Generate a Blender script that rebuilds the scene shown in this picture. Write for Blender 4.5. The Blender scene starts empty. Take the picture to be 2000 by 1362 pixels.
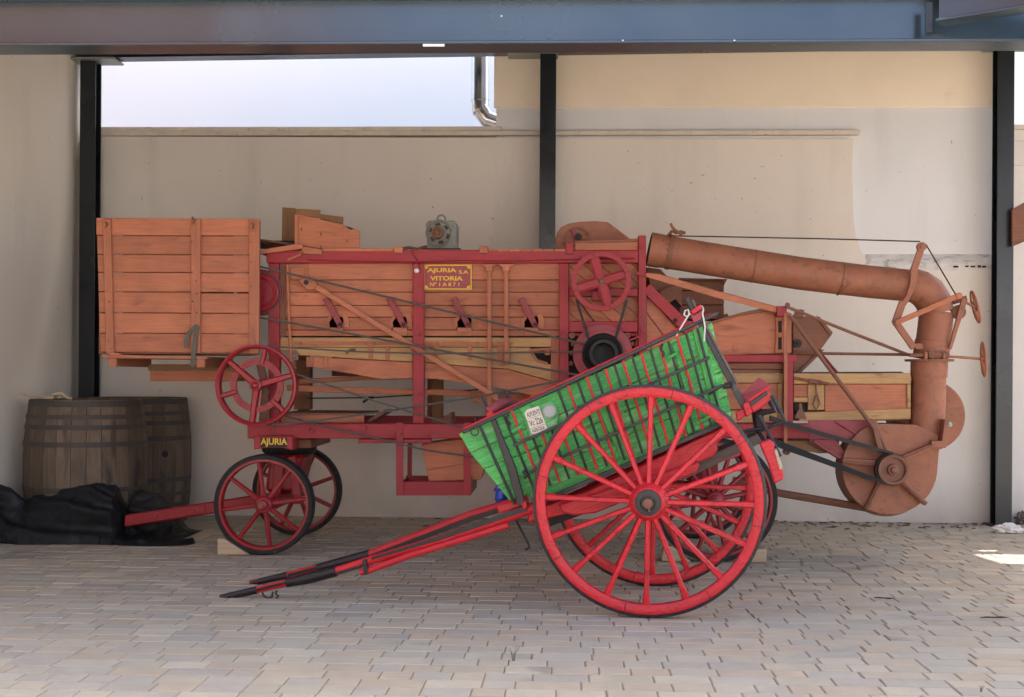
import bpy, bmesh, math, random
from mathutils import Vector, Matrix, noise
random.seed(7)
R = math.radians
sc = bpy.context.scene
# ------------------------------------------------------------------ camera
FPX, CX, CY, SH = 2500.0, 1000.0, 681.0, 52.0      # focal length, photo centre and horizon offset in photo pixels
CAMLOC = Vector((0, 0, 1.5))
CAMROT = Matrix.Rotation(R(2.3), 3, 'Z') @ Matrix.Rotation(R(90), 3, 'X') @ Matrix.Rotation(R(.35), 3, 'Z')
cd = bpy.data.cameras.new('camera'); cam = bpy.data.objects.new('camera', cd); sc.collection.objects.link(cam)
cam.matrix_world = Matrix.Translation(CAMLOC) @ CAMROT.to_4x4()
cd.sensor_width = 36; cd.sensor_fit = 'HORIZONTAL'; cd.lens = FPX / 2000 * 36; cd.shift_y = SH / 2000; cd.clip_end = 600
sc.camera = cam
# ------------------------------------------------------------------ sky, sun, exposure
SUN_EL, SUN_AZ = 55.0, 35.0          # azimuth: clockwise from +Y (into the wall) towards +X
sd = Vector((math.cos(R(SUN_EL)) * math.sin(R(SUN_AZ)), math.cos(R(SUN_EL)) * math.cos(R(SUN_AZ)), math.sin(R(SUN_EL))))
w = bpy.data.worlds.new('World'); sc.world = w; w.use_nodes = True
wn = w.node_tree.nodes; bg = wn['Background']
sky = wn.new('ShaderNodeTexSky'); sky.sky_type = 'NISHITA'; sky.sun_disc = False
sky.sun_elevation = R(SUN_EL); sky.sun_rotation = R(SUN_AZ)
w.node_tree.links.new(sky.outputs[0], bg.inputs[0]); bg.inputs[1].default_value = 0.15; sky.air_density = .75; sky.dust_density = 3; sky.ozone_density = .3
sl = bpy.data.lights.new('sun', 'SUN'); sl.energy = 3.0; sl.angle = R(.5); sl.color = (1, .94, .84)
so = bpy.data.objects.new('sun', sl); sc.collection.objects.link(so)
so.rotation_euler = (-sd).to_track_quat('-Z', 'Y').to_euler(); so.location = (6, 6, 12)
sc.view_settings.view_transform = 'Standard'; sc.view_settings.look = 'None'
sc.view_settings.exposure = 2.1; sc.view_settings.gamma = 1; sc.view_settings.use_curve_mapping = False
sc.cycles.use_denoising = True
sc.cycles.max_bounces = 8; sc.cycles.diffuse_bounces = 5
# ------------------------------------------------------------------ helpers
col = sc.collection
class Frame:
    """an upright measuring plane: p(px, py, d) is where the photo's pixel meets the plane at depth d"""
    def __init__(s, n, base=None):
        s.n = Vector(n).normalized(); s.u = Vector((s.n.y, -s.n.x, 0)); s.c = (Vector(base).dot(s.n) - base[1]) if base else 0.0
    def p(s, px, py, d):
        r = CAMROT @ Vector(((px - CX) / FPX, (CY - py + SH) / FPX, -1))
        t = (d + s.c - CAMLOC.dot(s.n)) / r.dot(s.n)
        return CAMLOC + r * t
FM = Frame((0, 1, 0))
FC = Frame((.10, .995, 0), (.54, 7.98, 0))
def ground(px, py, z=0.0):
    r = CAMROT @ Vector(((px - CX) / FPX, (CY - py + SH) / FPX, -1)); return CAMLOC + r * ((z - CAMLOC.z) / r.z)
ORI = {}
def tag(o, label=None, cat=None, group=None, kind=None):
    for k, v in (('label', label), ('category', cat), ('group', group), ('kind', kind)):
        if v: o[k] = v
    return o
def thing(name, label, cat, loc, group=None):
    o = bpy.data.objects.new(name, None); col.objects.link(o); o.location = loc; o.empty_display_size = .2
    ORI[o] = Vector(loc); return tag(o, label, cat, group)
class MB:
    def __init__(s): s.v = []; s.f = []
    def prism(s, ring, off, ring2=None):
        n = len(ring); b = len(s.v); off = Vector(off)
        s.v += [Vector(q) for q in ring] + [Vector(q) + off for q in (ring2 or ring)]
        s.f.append(list(range(b, b + n))); s.f.append(list(range(b + 2 * n - 1, b + n - 1, -1)))
        for i in range(n): j = (i + 1) % n; s.f.append([b + j, b + i, b + n + i, b + n + j])
        return s
    def box(s, a, b):
        x0, y0, z0 = a; x1, y1, z1 = b
        return s.prism([(x0, y0, z0), (x1, y0, z0), (x1, y0, z1), (x0, y0, z1)], (0, y1 - y0, 0))
    def tube(s, pts, r, n=8, cap=True, flat=1.0):
        pts = [Vector(q) for q in pts]; m = len(pts); rs = r if isinstance(r, (list, tuple)) else [r] * m
        ref = None; b = len(s.v)
        for i, q in enumerate(pts):
            d = ((pts[min(i + 1, m - 1)] - pts[max(i - 1, 0)])).normalized()
            if ref is None: ref = Vector((0, 1, 0)) if abs(d.y) < .9 else Vector((0, 0, 1))
            a = (ref - d * ref.dot(d)).normalized(); c = d.cross(a); ref = a
            for k in range(n):
                t = 2 * math.pi * k / n; s.v.append(q + a * (math.cos(t) * rs[i] * flat) + c * (math.sin(t) * rs[i]))
        for i in range(m - 1):
            for k in range(n):
                k2 = (k + 1) % n; s.f.append([b + i * n + k, b + i * n + k2, b + (i + 1) * n + k2, b + (i + 1) * n + k])
        if cap: s.f.append([b + k for k in range(n - 1, -1, -1)]); s.f.append([b + (m - 1) * n + k for k in range(n)])
        return s
    def lathe(s, c, prof, axis=(0, 1, 0), n=32, closed=False, a0=0, a1=360):
        axis = Vector(axis).normalized(); ref = Vector((0, 0, 1)) if abs(axis.z) < .9 else Vector((1, 0, 0))
        e1 = (ref - axis * ref.dot(axis)).normalized(); e2 = axis.cross(e1); c = Vector(c); b = len(s.v); m = len(prof)
        full = abs(a1 - a0 - 360) < .01; nn = n if full else n + 1
        for k in range(nn):
            t = R(a0 + (a1 - a0) * k / n); d = e1 * math.cos(t) + e2 * math.sin(t)
            for r, h in prof: s.v.append(c + d * r + axis * h)
        for k in range(n):
            k2 = (k + 1) % nn
            for i in range(m if closed else m - 1):
                j = (i + 1) % m; s.f.append([b + k * m + i, b + k * m + j, b + k2 * m + j, b + k2 * m + i])
        if not closed and full:
            if prof[0][0] > 1e-4: s.f.append([b + k * m for k in range(n)])
            if prof[-1][0] > 1e-4: s.f.append([b + k * m + m - 1 for k in range(n - 1, -1, -1)])
        if closed and not full:
            s.f.append([b + i for i in range(m)]); s.f.append([b + n * m + i for i in range(m - 1, -1, -1)])
        return s
    def build(s, name, mat, parent=None, bev=0, smooth=False, **tags):
        me = bpy.data.meshes.new(name); o0 = ORI.get(parent, Vector((0, 0, 0)))
        me.from_pydata([q - o0 for q in s.v], [], s.f)
        bm = bmesh.new(); bm.from_mesh(me)
        bmesh.ops.remove_doubles(bm, verts=bm.verts, dist=1e-5)
        bmesh.ops.recalc_face_normals(bm, faces=bm.faces)
        if bev:
            es = [e for e in bm.edges if len(e.link_faces) == 2 and e.calc_face_angle(0) > .6]
            bmesh.ops.bevel(bm, geom=es, offset=bev, segments=1, affect='EDGES', clamp_overlap=True)
        bm.to_mesh(me); bm.free()
        if smooth:
            me.shade_smooth(); me.set_sharp_from_angle(angle=R(38))
        me.materials.append(mat)
        o = bpy.data.objects.new(name, me); col.objects.link(o)
        if parent is not None: o.parent = parent; ORI[o] = o0
        return tag(o, **tags)
def plate(name, pts, d, t, mat, parent, bev=.004, fr=FM, smooth=False, **k):
    return MB().prism([fr.p(x, y, d) for x, y in pts], fr.n * t).build(name, mat, parent, bev, smooth, **k)
def rect(name, x0, y0, x1, y1, d, t, mat, parent, bev=.004, fr=FM, **k):
    return plate(name, [(x0, y0), (x1, y0), (x1, y1), (x0, y1)], d, t, mat, parent, bev, fr, **k)
def barpts(a, b, w, w2=None):
    a = Vector(a); b = Vector(b); d = (b - a).normalized(); n = Vector((-d.y, d.x)); w2 = w2 or w
    return [a + n * w / 2, b + n * w2 / 2, b - n * w2 / 2, a - n * w / 2]
def bar(name, a, b, w, d, t, mat, parent, bev=.003, fr=FM, w2=None, **k):
    return plate(name, barpts(a, b, w, w2), d, t, mat, parent, bev, fr, **k)
def tube(name, pts, r, mat, parent, fr=FM, n=8, flat=1.0, **k):
    return MB().tube([fr.p(*q) for q in pts], r, n, flat=flat).build(name, mat, parent, 0, True, **k)
def mpp(px, py, d, fr=FM): return (fr.p(px + 50, py, d) - fr.p(px - 50, py, d)).length / 100
def disc(name, px, py, d, prof, mat, parent, fr=FM, n=32, closed=False, **k):
    s = mpp(px, py, d, fr)
    return MB().lathe(fr.p(px, py, d), [(r * s, h) for r, h in prof], fr.n, n, closed).build(name, mat, parent, 0, True, **k)
def bolt(px, py, d, r, mat, parent, fr=FM, name='bolt'):
    s = mpp(px, py, d, fr)
    b = MB().lathe(fr.p(px, py, d), [(r * s * 1.7, 0), (r * s * 1.7, -.006), (r * s, -.006), (r * s, -.022), (0, -.022)], fr.n, 6 if r > 3 else 8)
    return b.build(name, mat, parent, 0, False)
def spoke(c, th, r0, r1, w0, w1, h0, h1, t0, t1, fr):
    d = fr.u * math.cos(th) + Vector((0, 0, 1)) * math.sin(th); g = -fr.u * math.sin(th) + Vector((0, 0, 1)) * math.cos(th); m = MB(); b = []
    for r, w, h, t in ((r0, w0, h0, t0), (r1, w1, h1, t1)):
        b.append([c + d * r + g * (w / 2 * x) + fr.n * (h + t / 2 * y) for x, y in ((-.6, -1), (.6, -1), (1, -.4), (1, .4), (.6, 1), (-.6, 1), (-1, .4), (-1, -.4))])
    m.v = b[0] + b[1]; m.f = [list(range(7, -1, -1)), list(range(8, 16))] + [[i, (i + 1) % 8, 8 + (i + 1) % 8, 8 + i] for i in range(8)]
    return m
def text(name, s, x0, y0, x1, y1, d, mat, parent, fr=FM, thick=.003, bold=.02, rot=None):
    """lettering fitted into the photo rectangle (or 4-corner quad) on a plane"""
    me = glyphs(s, bold); q = rot or [(x0, y1), (x1, y1), (x0, y0)]
    A, B, C = [fr.p(*c, d) for c in q]
    m = MB(); vs = [v.co for v in me.vertices]
    ax = min(v.x for v in vs); bx = max(v.x for v in vs); ay = min(v.y for v in vs); by = max(v.y for v in vs)
    m.v = [A + (B - A) * ((v.x - ax) / (bx - ax)) + (C - A) * ((v.y - ay) / (by - ay)) - fr.n * (thick if v.z > .01 else 0) for v in vs]
    m.f = [list(f.vertices) for f in me.polygons]
    return m.build(name, mat, parent)
def glyphs(s, bold=.02):
    cu = bpy.data.curves.new('t', 'FONT'); cu.body = s; cu.offset = bold; cu.extrude = .02; cu.resolution_u = 3
    o = bpy.data.objects.new('t', cu); col.objects.link(o); bpy.context.view_layer.update()
    me = bpy.data.meshes.new_from_object(o.evaluated_get(bpy.context.evaluated_depsgraph_get()))
    bpy.data.objects.remove(o); return me
# ------------------------------------------------------------------ materials
def M(name, c, rough=.6, metal=0, grain=None, ang=0, gs=.3, var=.12, ms=3.0, ma=.25, chip=None, bump=.15, spec=.35, coat=0, attr=None, fine=0, soft=.14, fs=110, fv=(1, 1, 1), base=None, speck=None):
    m = bpy.data.materials.new(name); m.use_nodes = True; nt = m.node_tree; N = nt.nodes; L = nt.links.new
    b = N['Principled BSDF']; b.inputs['Metallic'].default_value = metal; b.inputs['Specular IOR Level'].default_value = spec
    b.inputs['Coat Weight'].default_value = coat
    tc = N.new('ShaderNodeTexCoord'); oi = N.new('ShaderNodeObjectInfo')
    rv = N.new('ShaderNodeVectorMath'); rv.operation = 'MULTIPLY_ADD'; rv.inputs[1].default_value = (17.3, 41.7, 29.1)
    L(oi.outputs['Random'], rv.inputs[0]); L(tc.outputs['Object'], rv.inputs[2])
    def nz(scale, rot=0, sv=(1, 1, 1), det=4, dist=0):
        mp = N.new('ShaderNodeMapping'); mp.inputs['Rotation'].default_value = (0, rot, 0); 
        mp.vector_type = 'POINT'
        r0 = N.new('ShaderNodeMapping'); r0.inputs['Rotation'].default_value = (0, rot, 0); L(rv.outputs[0], r0.inputs[0])
        mp.inputs['Rotation'].default_value = (0, 0, 0); mp.inputs['Scale'].default_value = sv; L(r0.outputs[0], mp.inputs[0])
        n = N.new('ShaderNodeTexNoise'); n.inputs['Scale'].default_value = scale; n.inputs['Detail'].default_value = det; n.inputs['Distortion'].default_value = dist
        L(mp.outputs[0], n.inputs[0]); return n.outputs['Fac']
    def mth(op, a, bb, cc=None):
        x = N.new('ShaderNodeMath'); x.operation = op
        for i, q in enumerate((a, bb, cc)):
            if q is None: continue
            if isinstance(q, (int, float)): x.inputs[i].default_value = q
            else: L(q, x.inputs[i])
        return x.outputs[0]
    val = mth('MULTIPLY_ADD', oi.outputs['Random'], var, 1 - var / 2)
    mo = nz(ms, det=6, dist=.4); val = mth('MULTIPLY', val, mth('MULTIPLY_ADD', mo, ma * 2, 1 - ma)); hgt = mth('MULTIPLY', mo, .4)
    if fine:
        fn = nz(fs, ang, fv, 4); val = mth('MULTIPLY', val, mth('MULTIPLY_ADD', fn, fine * 2, 1 - fine)); hgt = mth('ADD', hgt, mth('MULTIPLY', fn, fine * 6))
    if grain:
        sv = {'x': (1.5, 22, 22), 'z': (22, 22, 1.5), 'y': (22, 1.5, 22)}[grain]
        g = nz(2.6, ang, sv, 5, .6); val = mth('MULTIPLY', val, mth('MULTIPLY_ADD', g, gs * 2, 1 - gs)); hgt = mth('ADD', hgt, g)
    hs = N.new('ShaderNodeHueSaturation'); L(val, hs.inputs['Value'])
    hs.inputs['Color'].default_value = (*c, 1)
    if attr:
        at = N.new('ShaderNodeAttribute'); at.attribute_name = attr; L(at.outputs['Color'], hs.inputs['Color'])
    out = hs.outputs[0]
    if chip:
        cc, amt, cs = chip[:3]; cn = nz(cs, ang, (1, 1, 1) if len(chip) < 4 else chip[3], 7, .8)
        mr = N.new('ShaderNodeMapRange'); mr.inputs[1].default_value = 1 - amt - .02; mr.inputs[2].default_value = 1 - amt + soft; mr.interpolation_type = 'SMOOTHSTEP'; L(cn, mr.inputs[0])
        mx = N.new('ShaderNodeMix'); mx.data_type = 'RGBA'; mx.inputs['B'].default_value = (*cc, 1); L(mr.outputs[0], mx.inputs['Factor']); L(out, mx.inputs['A']); out = mx.outputs['Result']
        hgt = mth('SUBTRACT', hgt, mth('MULTIPLY', mr.outputs[0], .5))
    def blend(fac, cc):
        mx = N.new('ShaderNodeMix'); mx.data_type = 'RGBA'; mx.inputs['B'].default_value = (*cc, 1); L(fac, mx.inputs['Factor']); L(out, mx.inputs['A']); return mx.outputs['Result']
    if base:        # splashed dirt along the foot of a wall
        sx = N.new('ShaderNodeSeparateXYZ'); L(tc.outputs['Object'], sx.inputs[0])
        mr = N.new('ShaderNodeMapRange'); mr.inputs[1].default_value = .55; mr.inputs[2].default_value = -.15; L(sx.outputs[2], mr.inputs[0])
        f_ = mth('MULTIPLY', mth('MULTIPLY', mr.outputs[0], nz(2.2, sv=(1, 1, .8), det=8, dist=.6)), 1.1); out = blend(f_, base)
    if speck:
        mr = N.new('ShaderNodeMapRange'); mr.inputs[1].default_value = .79; mr.inputs[2].default_value = .80; L(nz(24, det=1), mr.inputs[0]); out = blend(mr.outputs[0], speck)
        v_ = nz(1.3, sv=(2.2, 2.2, .35), det=6); mr = N.new('ShaderNodeMapRange'); mr.inputs[1].default_value = .55; mr.inputs[2].default_value = .8; mr.inputs[4].default_value = .35; L(v_, mr.inputs[0]); out = blend(mr.outputs[0], tuple(q * .72 for q in c))
    L(out, b.inputs['Base Color'])
    L(mth('MULTIPLY_ADD', mo, .3, rough - .15), b.inputs['Roughness'])
    if bump:
        bp = N.new('ShaderNodeBump'); bp.inputs['Strength'].default_value = bump; bp.inputs['Distance'].default_value = .02; L(hgt, bp.inputs['Height']); L(bp.outputs[0], b.inputs['Normal'])
    return m
SAL = (.405, .148, .075); RED = (.30, .026, .032)
m_sal = M('salmon_paint_h', SAL, .62, grain='x', gs=.30, var=.36, chip=((.235, .095, .055), .42, 3.2, (1, 4, 4)), ma=.3, fine=.05, ms=4, soft=.2)
m_salv = M('salmon_paint_v', SAL, .62, grain='z', gs=.26, var=.2, chip=((.23, .10, .06), .40, 3.2, (4, 4, 1)), fine=.05, soft=.2)
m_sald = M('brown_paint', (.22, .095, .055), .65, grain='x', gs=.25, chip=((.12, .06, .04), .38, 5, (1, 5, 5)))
m_rust = M('oxide_painted_sheet', (.30, .118, .065), .55, gs=0, ms=6, ma=.36, chip=((.18, .085, .052), .47, 13), bump=.1, fine=.16, soft=.22)
m_rustd = M('oxide_iron', (.20, .085, .05), .55, ms=9, ma=.3, chip=((.09, .05, .04), .40, 22), bump=.15)
m_red = M('red_paint_h', RED, .5, grain='x', gs=.3, fine=.08, fs=50, chip=((.28, .07, .06), .36, 6, (1, 5, 5)), ma=.25)
m_redv = M('red_paint_v', RED, .5, grain='z', gs=.3, fine=.08, fs=50, chip=((.28, .07, .06), .36, 6, (5, 5, 1)), ma=.25)
m_rediron = M('red_painted_iron', (.27, .011, .018), .38, ms=8, ma=.3, fine=.08, fs=60, bump=.08, spec=.5, chip=((.12, .02, .02), .33, 20))
m_redpink = M('pinkish_red_paint', (.29, .055, .06), .5, ms=8, ma=.25, bump=.08)
m_yel = M('bare_pine', (.42, .25, .105), .6, grain='x', gs=.42, ms=2.5, ma=.42, chip=((.17, .085, .04), .37, 3, (1, 4, 4)))
m_oak = M('varnished_board', (.25, .125, .045), .5, grain='z', gs=.35)
m_blk = M('black_iron', (.012, .012, .0125), .5, ms=9, ma=.4, chip=((.10, .085, .07), .36, 18), bump=.1)
m_rub = M('tyre_rubber', (.014, .014, .0135), .7, ms=10, ma=.4, chip=((.10, .09, .08), .34, 14), bump=.12)
m_belt = M('belt_rope', (.095, .085, .07), .8, ms=30, ma=.35, bump=.1)
m_wire = M('dark_wire', (.03, .026, .024), .6, ms=10)
m_grey = M('grey_green_motor_paint', (.235, .24, .205), .5, ms=9, ma=.35, chip=((.05, .05, .045), .38, 22))
m_steel = M('dark_painted_steel', (.008, .012, .016), .30, ms=1.6, ma=.35, bump=.02, spec=.55)
m_beam = M('glossy_sky_tinted_steel', (.068, .097, .116), .24, ms=1.2, ma=.35, bump=.02, spec=.8, metal=.6)  # dark steel; blue in the base colour stands in for mirrored sky
m_flue = M('polished_steel_flue', (.72, .71, .69), .2, metal=1, ms=3, ma=.08, bump=.01)
m_cred = M('cart_red_paint', (.52, .014, .022), .44, ms=6, ma=.3, spec=.5, bump=.4, grain='x', ang=R(20), gs=.12, chip=((.30, .03, .03), .34, 18))
m_credw = M('cart_wheel_red_paint', (.56, .014, .024), .44, ms=5, ma=.32, spec=.5, bump=.35, chip=((.30, .010, .016), .41, 11), fine=.18, fs=38)
m_grn = M('cart_green_paint', (.085, .43, .10), .5, grain='x', ang=R(24), gs=.55, ms=5, ma=.45, spec=.4, bump=.6, var=.25, chip=((.24, .56, .22), .46, 3, (1, 6, 6)), fine=.1)
m_grnd = M('cart_green_paint_worn', (.075, .38, .09), .5, grain='z', ang=R(-18), gs=.45, ms=5, ma=.35, bump=.5, chip=((.02, .10, .03), .33, 9))
m_ciron = M('cart_black_iron', (.013, .013, .0145), .4, ms=12, ma=.4, spec=.5, bump=.15, chip=((.06, .055, .05), .38, 25))
m_leath = M('black_leather', (.010, .010, .011), .38, ms=10, ma=.4, spec=.5, bump=.25, chip=((.06, .045, .035), .34, 16))
m_oldwood = M('weathered_grey_wood', (.13, .11, .09), .8, grain='x', ang=R(22), gs=.5)
m_barrel = M('old_oak_stave', (.128, .092, .061), .75, grain='z', gs=.45, var=.5, ms=3, ma=.5, chip=((.038, .031, .027), .50, 2.2, (2.2, 2.2, .7)), fine=.15, soft=.25)
m_hoop = M('rusty_hoop', (.060, .050, .042), .6, ms=6, ma=.5, chip=((.10, .055, .028), .40, 7))
m_block = M('raw_wood_block', (.42, .32, .21), .8, grain='x', gs=.35)
m_tarp = M('black_tarpaulin', (.0065, .007, .008), .55, ms=4, ma=.4, spec=.3, bump=.3, chip=((.016, .016, .017), .45, 5))
m_white = M('white_plaster', (.725, .678, .605), .85, base=(.36, .29, .22), speck=(.25, .2, .15), ms=1.1, ma=.08, bump=.12, spec=.2, fine=.02, chip=((.58, .50, .42), .27, 2.2))
m_side = M('side_wall_white', (.87, .80, .69), .85, base=(.45, .40, .34), speck=(.5, .46, .4), ms=1.1, ma=.06, bump=.1, spec=.2, fine=.02)
m_white2 = M('new_white_plaster', (.715, .73, .735), .85, speck=(.4, .36, .32), ms=1.1, ma=.06, bump=.1, spec=.2, fine=.02)
m_beige = M('beige_render', (.90, .79, .635), .9, ms=1.4, ma=.12, bump=.12, spec=.15, fine=.03, chip=((.74, .63, .49), .36, 2.2), soft=.2)
m_rear = M('bright_white_wall', (.93, .93, .865), .9, ms=.6, ma=.03, bump=.03, spec=.2)
m_cop = M('old_coping', (.68, .61, .515), .9, ms=8, ma=.22, chip=((.30, .24, .18), .36, 9, (1, 2, 3)), bump=.4, var=.06)
m_rough = M('broken_mortar', (.66, .64, .60), .95, ms=6, ma=.2, chip=((.36, .34, .30), .46, 6, (1, 3, 3)), bump=.5, soft=.2)
m_pav = M('paver_stone', (.3, .3, .3), .8, attr='tone', var=.08, chip=((.24, .20, .16), .36, 1.1), ms=5, ma=.16, bump=.25, spec=.25, fine=.10)
m_sand = M('sandy_joint_ground', (.27, .185, .115), .95, ms=2.5, ma=.35, bump=.2, chip=((.06, .065, .035), .40, 3))
m_yard = M('sunlit_yard_paving', (.40, .355, .31), .9, ms=2, ma=.15, bump=.1, fine=.08)
m_gold = M('yellow_lettering', (.62, .40, .035), .45, ms=20, ma=.15, bump=0)
m_black = M('flat_black_paint_and_gap', (.012, .011, .010), .5, bump=0)  # black paint on panels; also the shade of vents and gaps as colour
m_dark = M('dark_hollow_and_joint', (.03, .022, .018), .9)  # near-black colour carries the shade of holes and interiors; also joints and windows
m_blue = M('blue_plastic', (.006, .045, .42), .3, spec=.5, bump=0, ms=6, ma=.15)
m_rope = M('white_rope', (.62, .58, .52), .8, ms=40, ma=.2)
m_strap = M('greenish_grey_leather', (.10, .095, .07), .7, ms=20, ma=.3)
m_plate = M('enamel_plate', (.72, .66, .54), .45, ms=8, ma=.12, chip=((.22, .09, .03), .36, 20), bump=.1)
m_ink = M('dark_lettering', (.04, .03, .022), .6, bump=0)
m_zinc = M('dull_zinc', (.30, .34, .30), .5, metal=.4, ms=20, ma=.25)
m_paper = M('white_crumpled_paper', (.74, .70, .64), .8, ms=9, ma=.15)
m_litter = M('dry_leaf', (.12, .08, .05), .9, var=0, ms=30, ma=.5)
m_twig = M('dry_twig', (.045, .035, .025), .9)
m_grass = M('weed_green', (.10, .14, .045), .7)
m_terra = M('terracotta_render', (.40, .17, .10), .9, ms=.5, ma=.2, bump=.05)
m_roof = M('roof_sheet', (.42, .40, .37), .7, ms=2, ma=.15, bump=.05)
m_bulb = M('frosted_glass_bulb', (.75, .72, .66), .15, spec=.6, bump=0)
# ------------------------------------------------------------------ setting
YW = 13.38
XL = -5.12
def wx(px, py=600, d=YW): return FM.p(px, py, d).x
def wz(py, px=1000, d=YW): return FM.p(px, py, d).z
g = MB(); g.box((-150, -150, -.5), (150, 150, -.006)); g.build('ground', m_sand, kind='structure')
# paving: rows parallel to the back wall
pav = thing('pavement', None, None, (0, 0, -.03)); del_keys = None
pav['kind'] = 'structure'
tones = [(0.446, 0.372, 0.265), (0.43, 0.372, 0.279), (0.45, 0.364, 0.254), (0.414, 0.364, 0.279), (0.462, 0.396, 0.289), (0.434, 0.352, 0.251), (0.422, 0.364, 0.268), (0.394, 0.344, 0.268)]
def paver_geo(l, wd, h=.028, c=.005):
    v = []; 
    for (ix, z) in ((0, 0), (0, h - c), (c, h)):
        v += [Vector((-l / 2 + ix, -wd / 2 + ix, z)), Vector((l / 2 - ix, -wd / 2 + ix, z)), Vector((l / 2 - ix, wd / 2 - ix, z)), Vector((-l / 2 + ix, wd / 2 - ix, z))]
    f = [[8, 9, 10, 11]]
    for k in (0, 4):
        for i in range(4): j = (i + 1) % 4; f.append([k + i, k + j, k + 4 + j, k + 4 + i])
    return v, f
LENS = (.16, .20, .24, .28, .32); ROWW = .158; GAP = .0055
def set_tone(me, cols):
    at = me.attributes.new('tone', 'FLOAT_COLOR', 'FACE')
    for i, c_ in enumerate(cols): at.data[i].color = (*c_, 1)
spots = []; y = 4.7
while y < YW - .02:
    wd = min(ROWW, YW - .004 - y); x = XL + .01 - random.random() * .2
    while x < 7.0:
        l = random.choice(LENS); spots.append((x + l / 2, y + wd / 2, l, wd, random.randrange(8))); x += l
    y += ROWW
def in_view(x, y):
    q = CAMROT.transposed() @ (Vector((x, y, 0)) - CAMLOC); px = CX + FPX * q.x / -q.z; py = CY + SH - FPX * q.y / -q.z
    return -15 < px < 2015 and py < 1370
spots = [s_ for s_ in spots if s_[0] - s_[2] / 2 > XL]
spots.sort(key=lambda s_: (not in_view(s_[0], s_[1]), s_[1]))
cache = {}; big = MB(); bigc = []
for i, (x, y, l, wd, tn) in enumerate(spots):
    dz = random.uniform(-.0025, .0025)
    if i < 300:
        key = (l, tn, round(wd, 3))
        if key not in cache:
            v, f = paver_geo(l - GAP, wd - GAP); me = bpy.data.meshes.new('paver'); me.from_pydata(v, [], f); set_tone(me, [tones[tn]] * len(f)); me.materials.append(m_pav); cache[key] = me
        o = bpy.data.objects.new('paver', cache[key]); col.objects.link(o); o.parent = pav; o.location = (x, y, dz + .002)
        o.rotation_euler = (random.gauss(0, .003), random.gauss(0, .003), random.gauss(0, .006))
    else:
        v, f = paver_geo(l - GAP, wd - GAP); b0 = len(big.v); a = random.gauss(0, .006); k = random.uniform(.9, 1.1)
        big.v += [Vector((x + q.x * math.cos(a) - q.y * math.sin(a), y + q.x * math.sin(a) + q.y * math.cos(a), q.z + dz - .028)) for q in v]
        big.f += [[b0 + j for j in fc] for fc in f]; bigc += [tuple(c_ * k for c_ in tones[tn])] * len(f)
me = bpy.data.meshes.new('paving_stones'); me.from_pydata([q - Vector((0, 0, -.03)) for q in big.v], [], big.f); set_tone(me, bigc); me.materials.append(m_pav)
o = bpy.data.objects.new('paving_stones', me); col.objects.link(o); o.parent = pav; o['kind'] = 'stuff'
MB().box((-30, -40, -.02), (40, 4.69, -.001)).build('yard_paving', m_yard, kind='structure')
# boundary wall: a plaster skin in front of a core, skin broken away top right
XB = wx(968, 200); XE = wx(1962, 300); ZL = wz(266, 600); ZB = wz(209, 1400)
wall = thing('boundary_wall', 'long off white plastered yard wall with narrow coping behind the machine', 'wall', (0, YW + .15, 0))
skin = [(XL, YW, 0), (wx(1945), YW, 0)]
ztop = [(1945, 521), (1880, 524), (1800, 522), (1740, 526), (1695, 512), (1682, 490), (1672, 462), (1667, 430), (1666, 380), (1664, 330), (1667, 272)]
skin += [FM.p(a, b, YW) for a, b in ztop] + [(XL, YW, ZL)]
MB().prism(skin, (0, .055, 0)).build('plaster_skin', m_white, wall)
MB().box((XL, YW + .06, 0), (XB, YW + .3, ZL - .005)).build('wall_core', m_white, wall)
x = XL
while x < wx(1672) - .05:
    l = random.choice((.3, .55, .8, 1.1)) * random.uniform(.8, 1.2); x2 = min(x + l, wx(1676))
    j = random.uniform(-.006, .006); h = random.uniform(.042, .047)
    MB().box((x, YW - .035 + j, ZL + .003), (x2 - .0015, YW + .30, ZL + h)).build('coping_tile', m_cop, wall, bev=.002)
    if x + .15 < XB:
        MB().box((x + .1, YW + .03 + j, ZL + .055), (min(x2 + .096, XB + .06), YW + .24, ZL + .105 + j * .4)).build('coping_tile', m_cop, wall, bev=.003)
    x = x2
# broken ledge with hollow brick ends
led = MB(); n = 40; prev = None
for i in range(n + 1):
    px = 1692 + (1948 - 1692) * i / n; jit = lambda a: random.uniform(-a, a)
    ring = [FM.p(px, 527 + jit(2.0), YW - .012 + jit(.008)), FM.p(px, 516 + jit(3), YW - .016 + jit(.01)), FM.p(px, 503 + jit(2), YW + .03 + jit(.008)), FM.p(px, 497, YW + .0585), FM.p(px, 528, YW + .0585)]
    b0 = len(led.v); led.v += ring
    if i:
        for k in range(5): k2 = (k + 1) % 5; led.f.append([b0 - 5 + k, b0 - 5 + k2, b0 + k2, b0 + k])
led.build('broken_ledge', m_rough, wall, smooth=True)
for px, w_ in ((1863, 9), (1886, 6), (1897, 8), (1911, 5), (1919, 7)): rect('brick_hole_shade', px, 519 + random.uniform(-1, 1), px + w_, 522.5 + random.uniform(-1, .5), YW - .034, .02, m_dark, wall, 0)  # solid dark boxes; shade inside the hollow bricks is put into colour
# tall house wall above the boundary wall
house = thing('house_wall', 'tall rendered house wall with beige upper band above the white coping', 'wall', (2, YW + .3, 0))
MB().box((XB + .004, YW + .06, .0), (XE, YW + .5, 5.6)).build('white_render', m_white2, house)
MB().box((XB - .02, YW + .036, ZB), (XE + .03, YW + .058, 5.6)).build('beige_band', m_beige, house, bev=.006)
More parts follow.
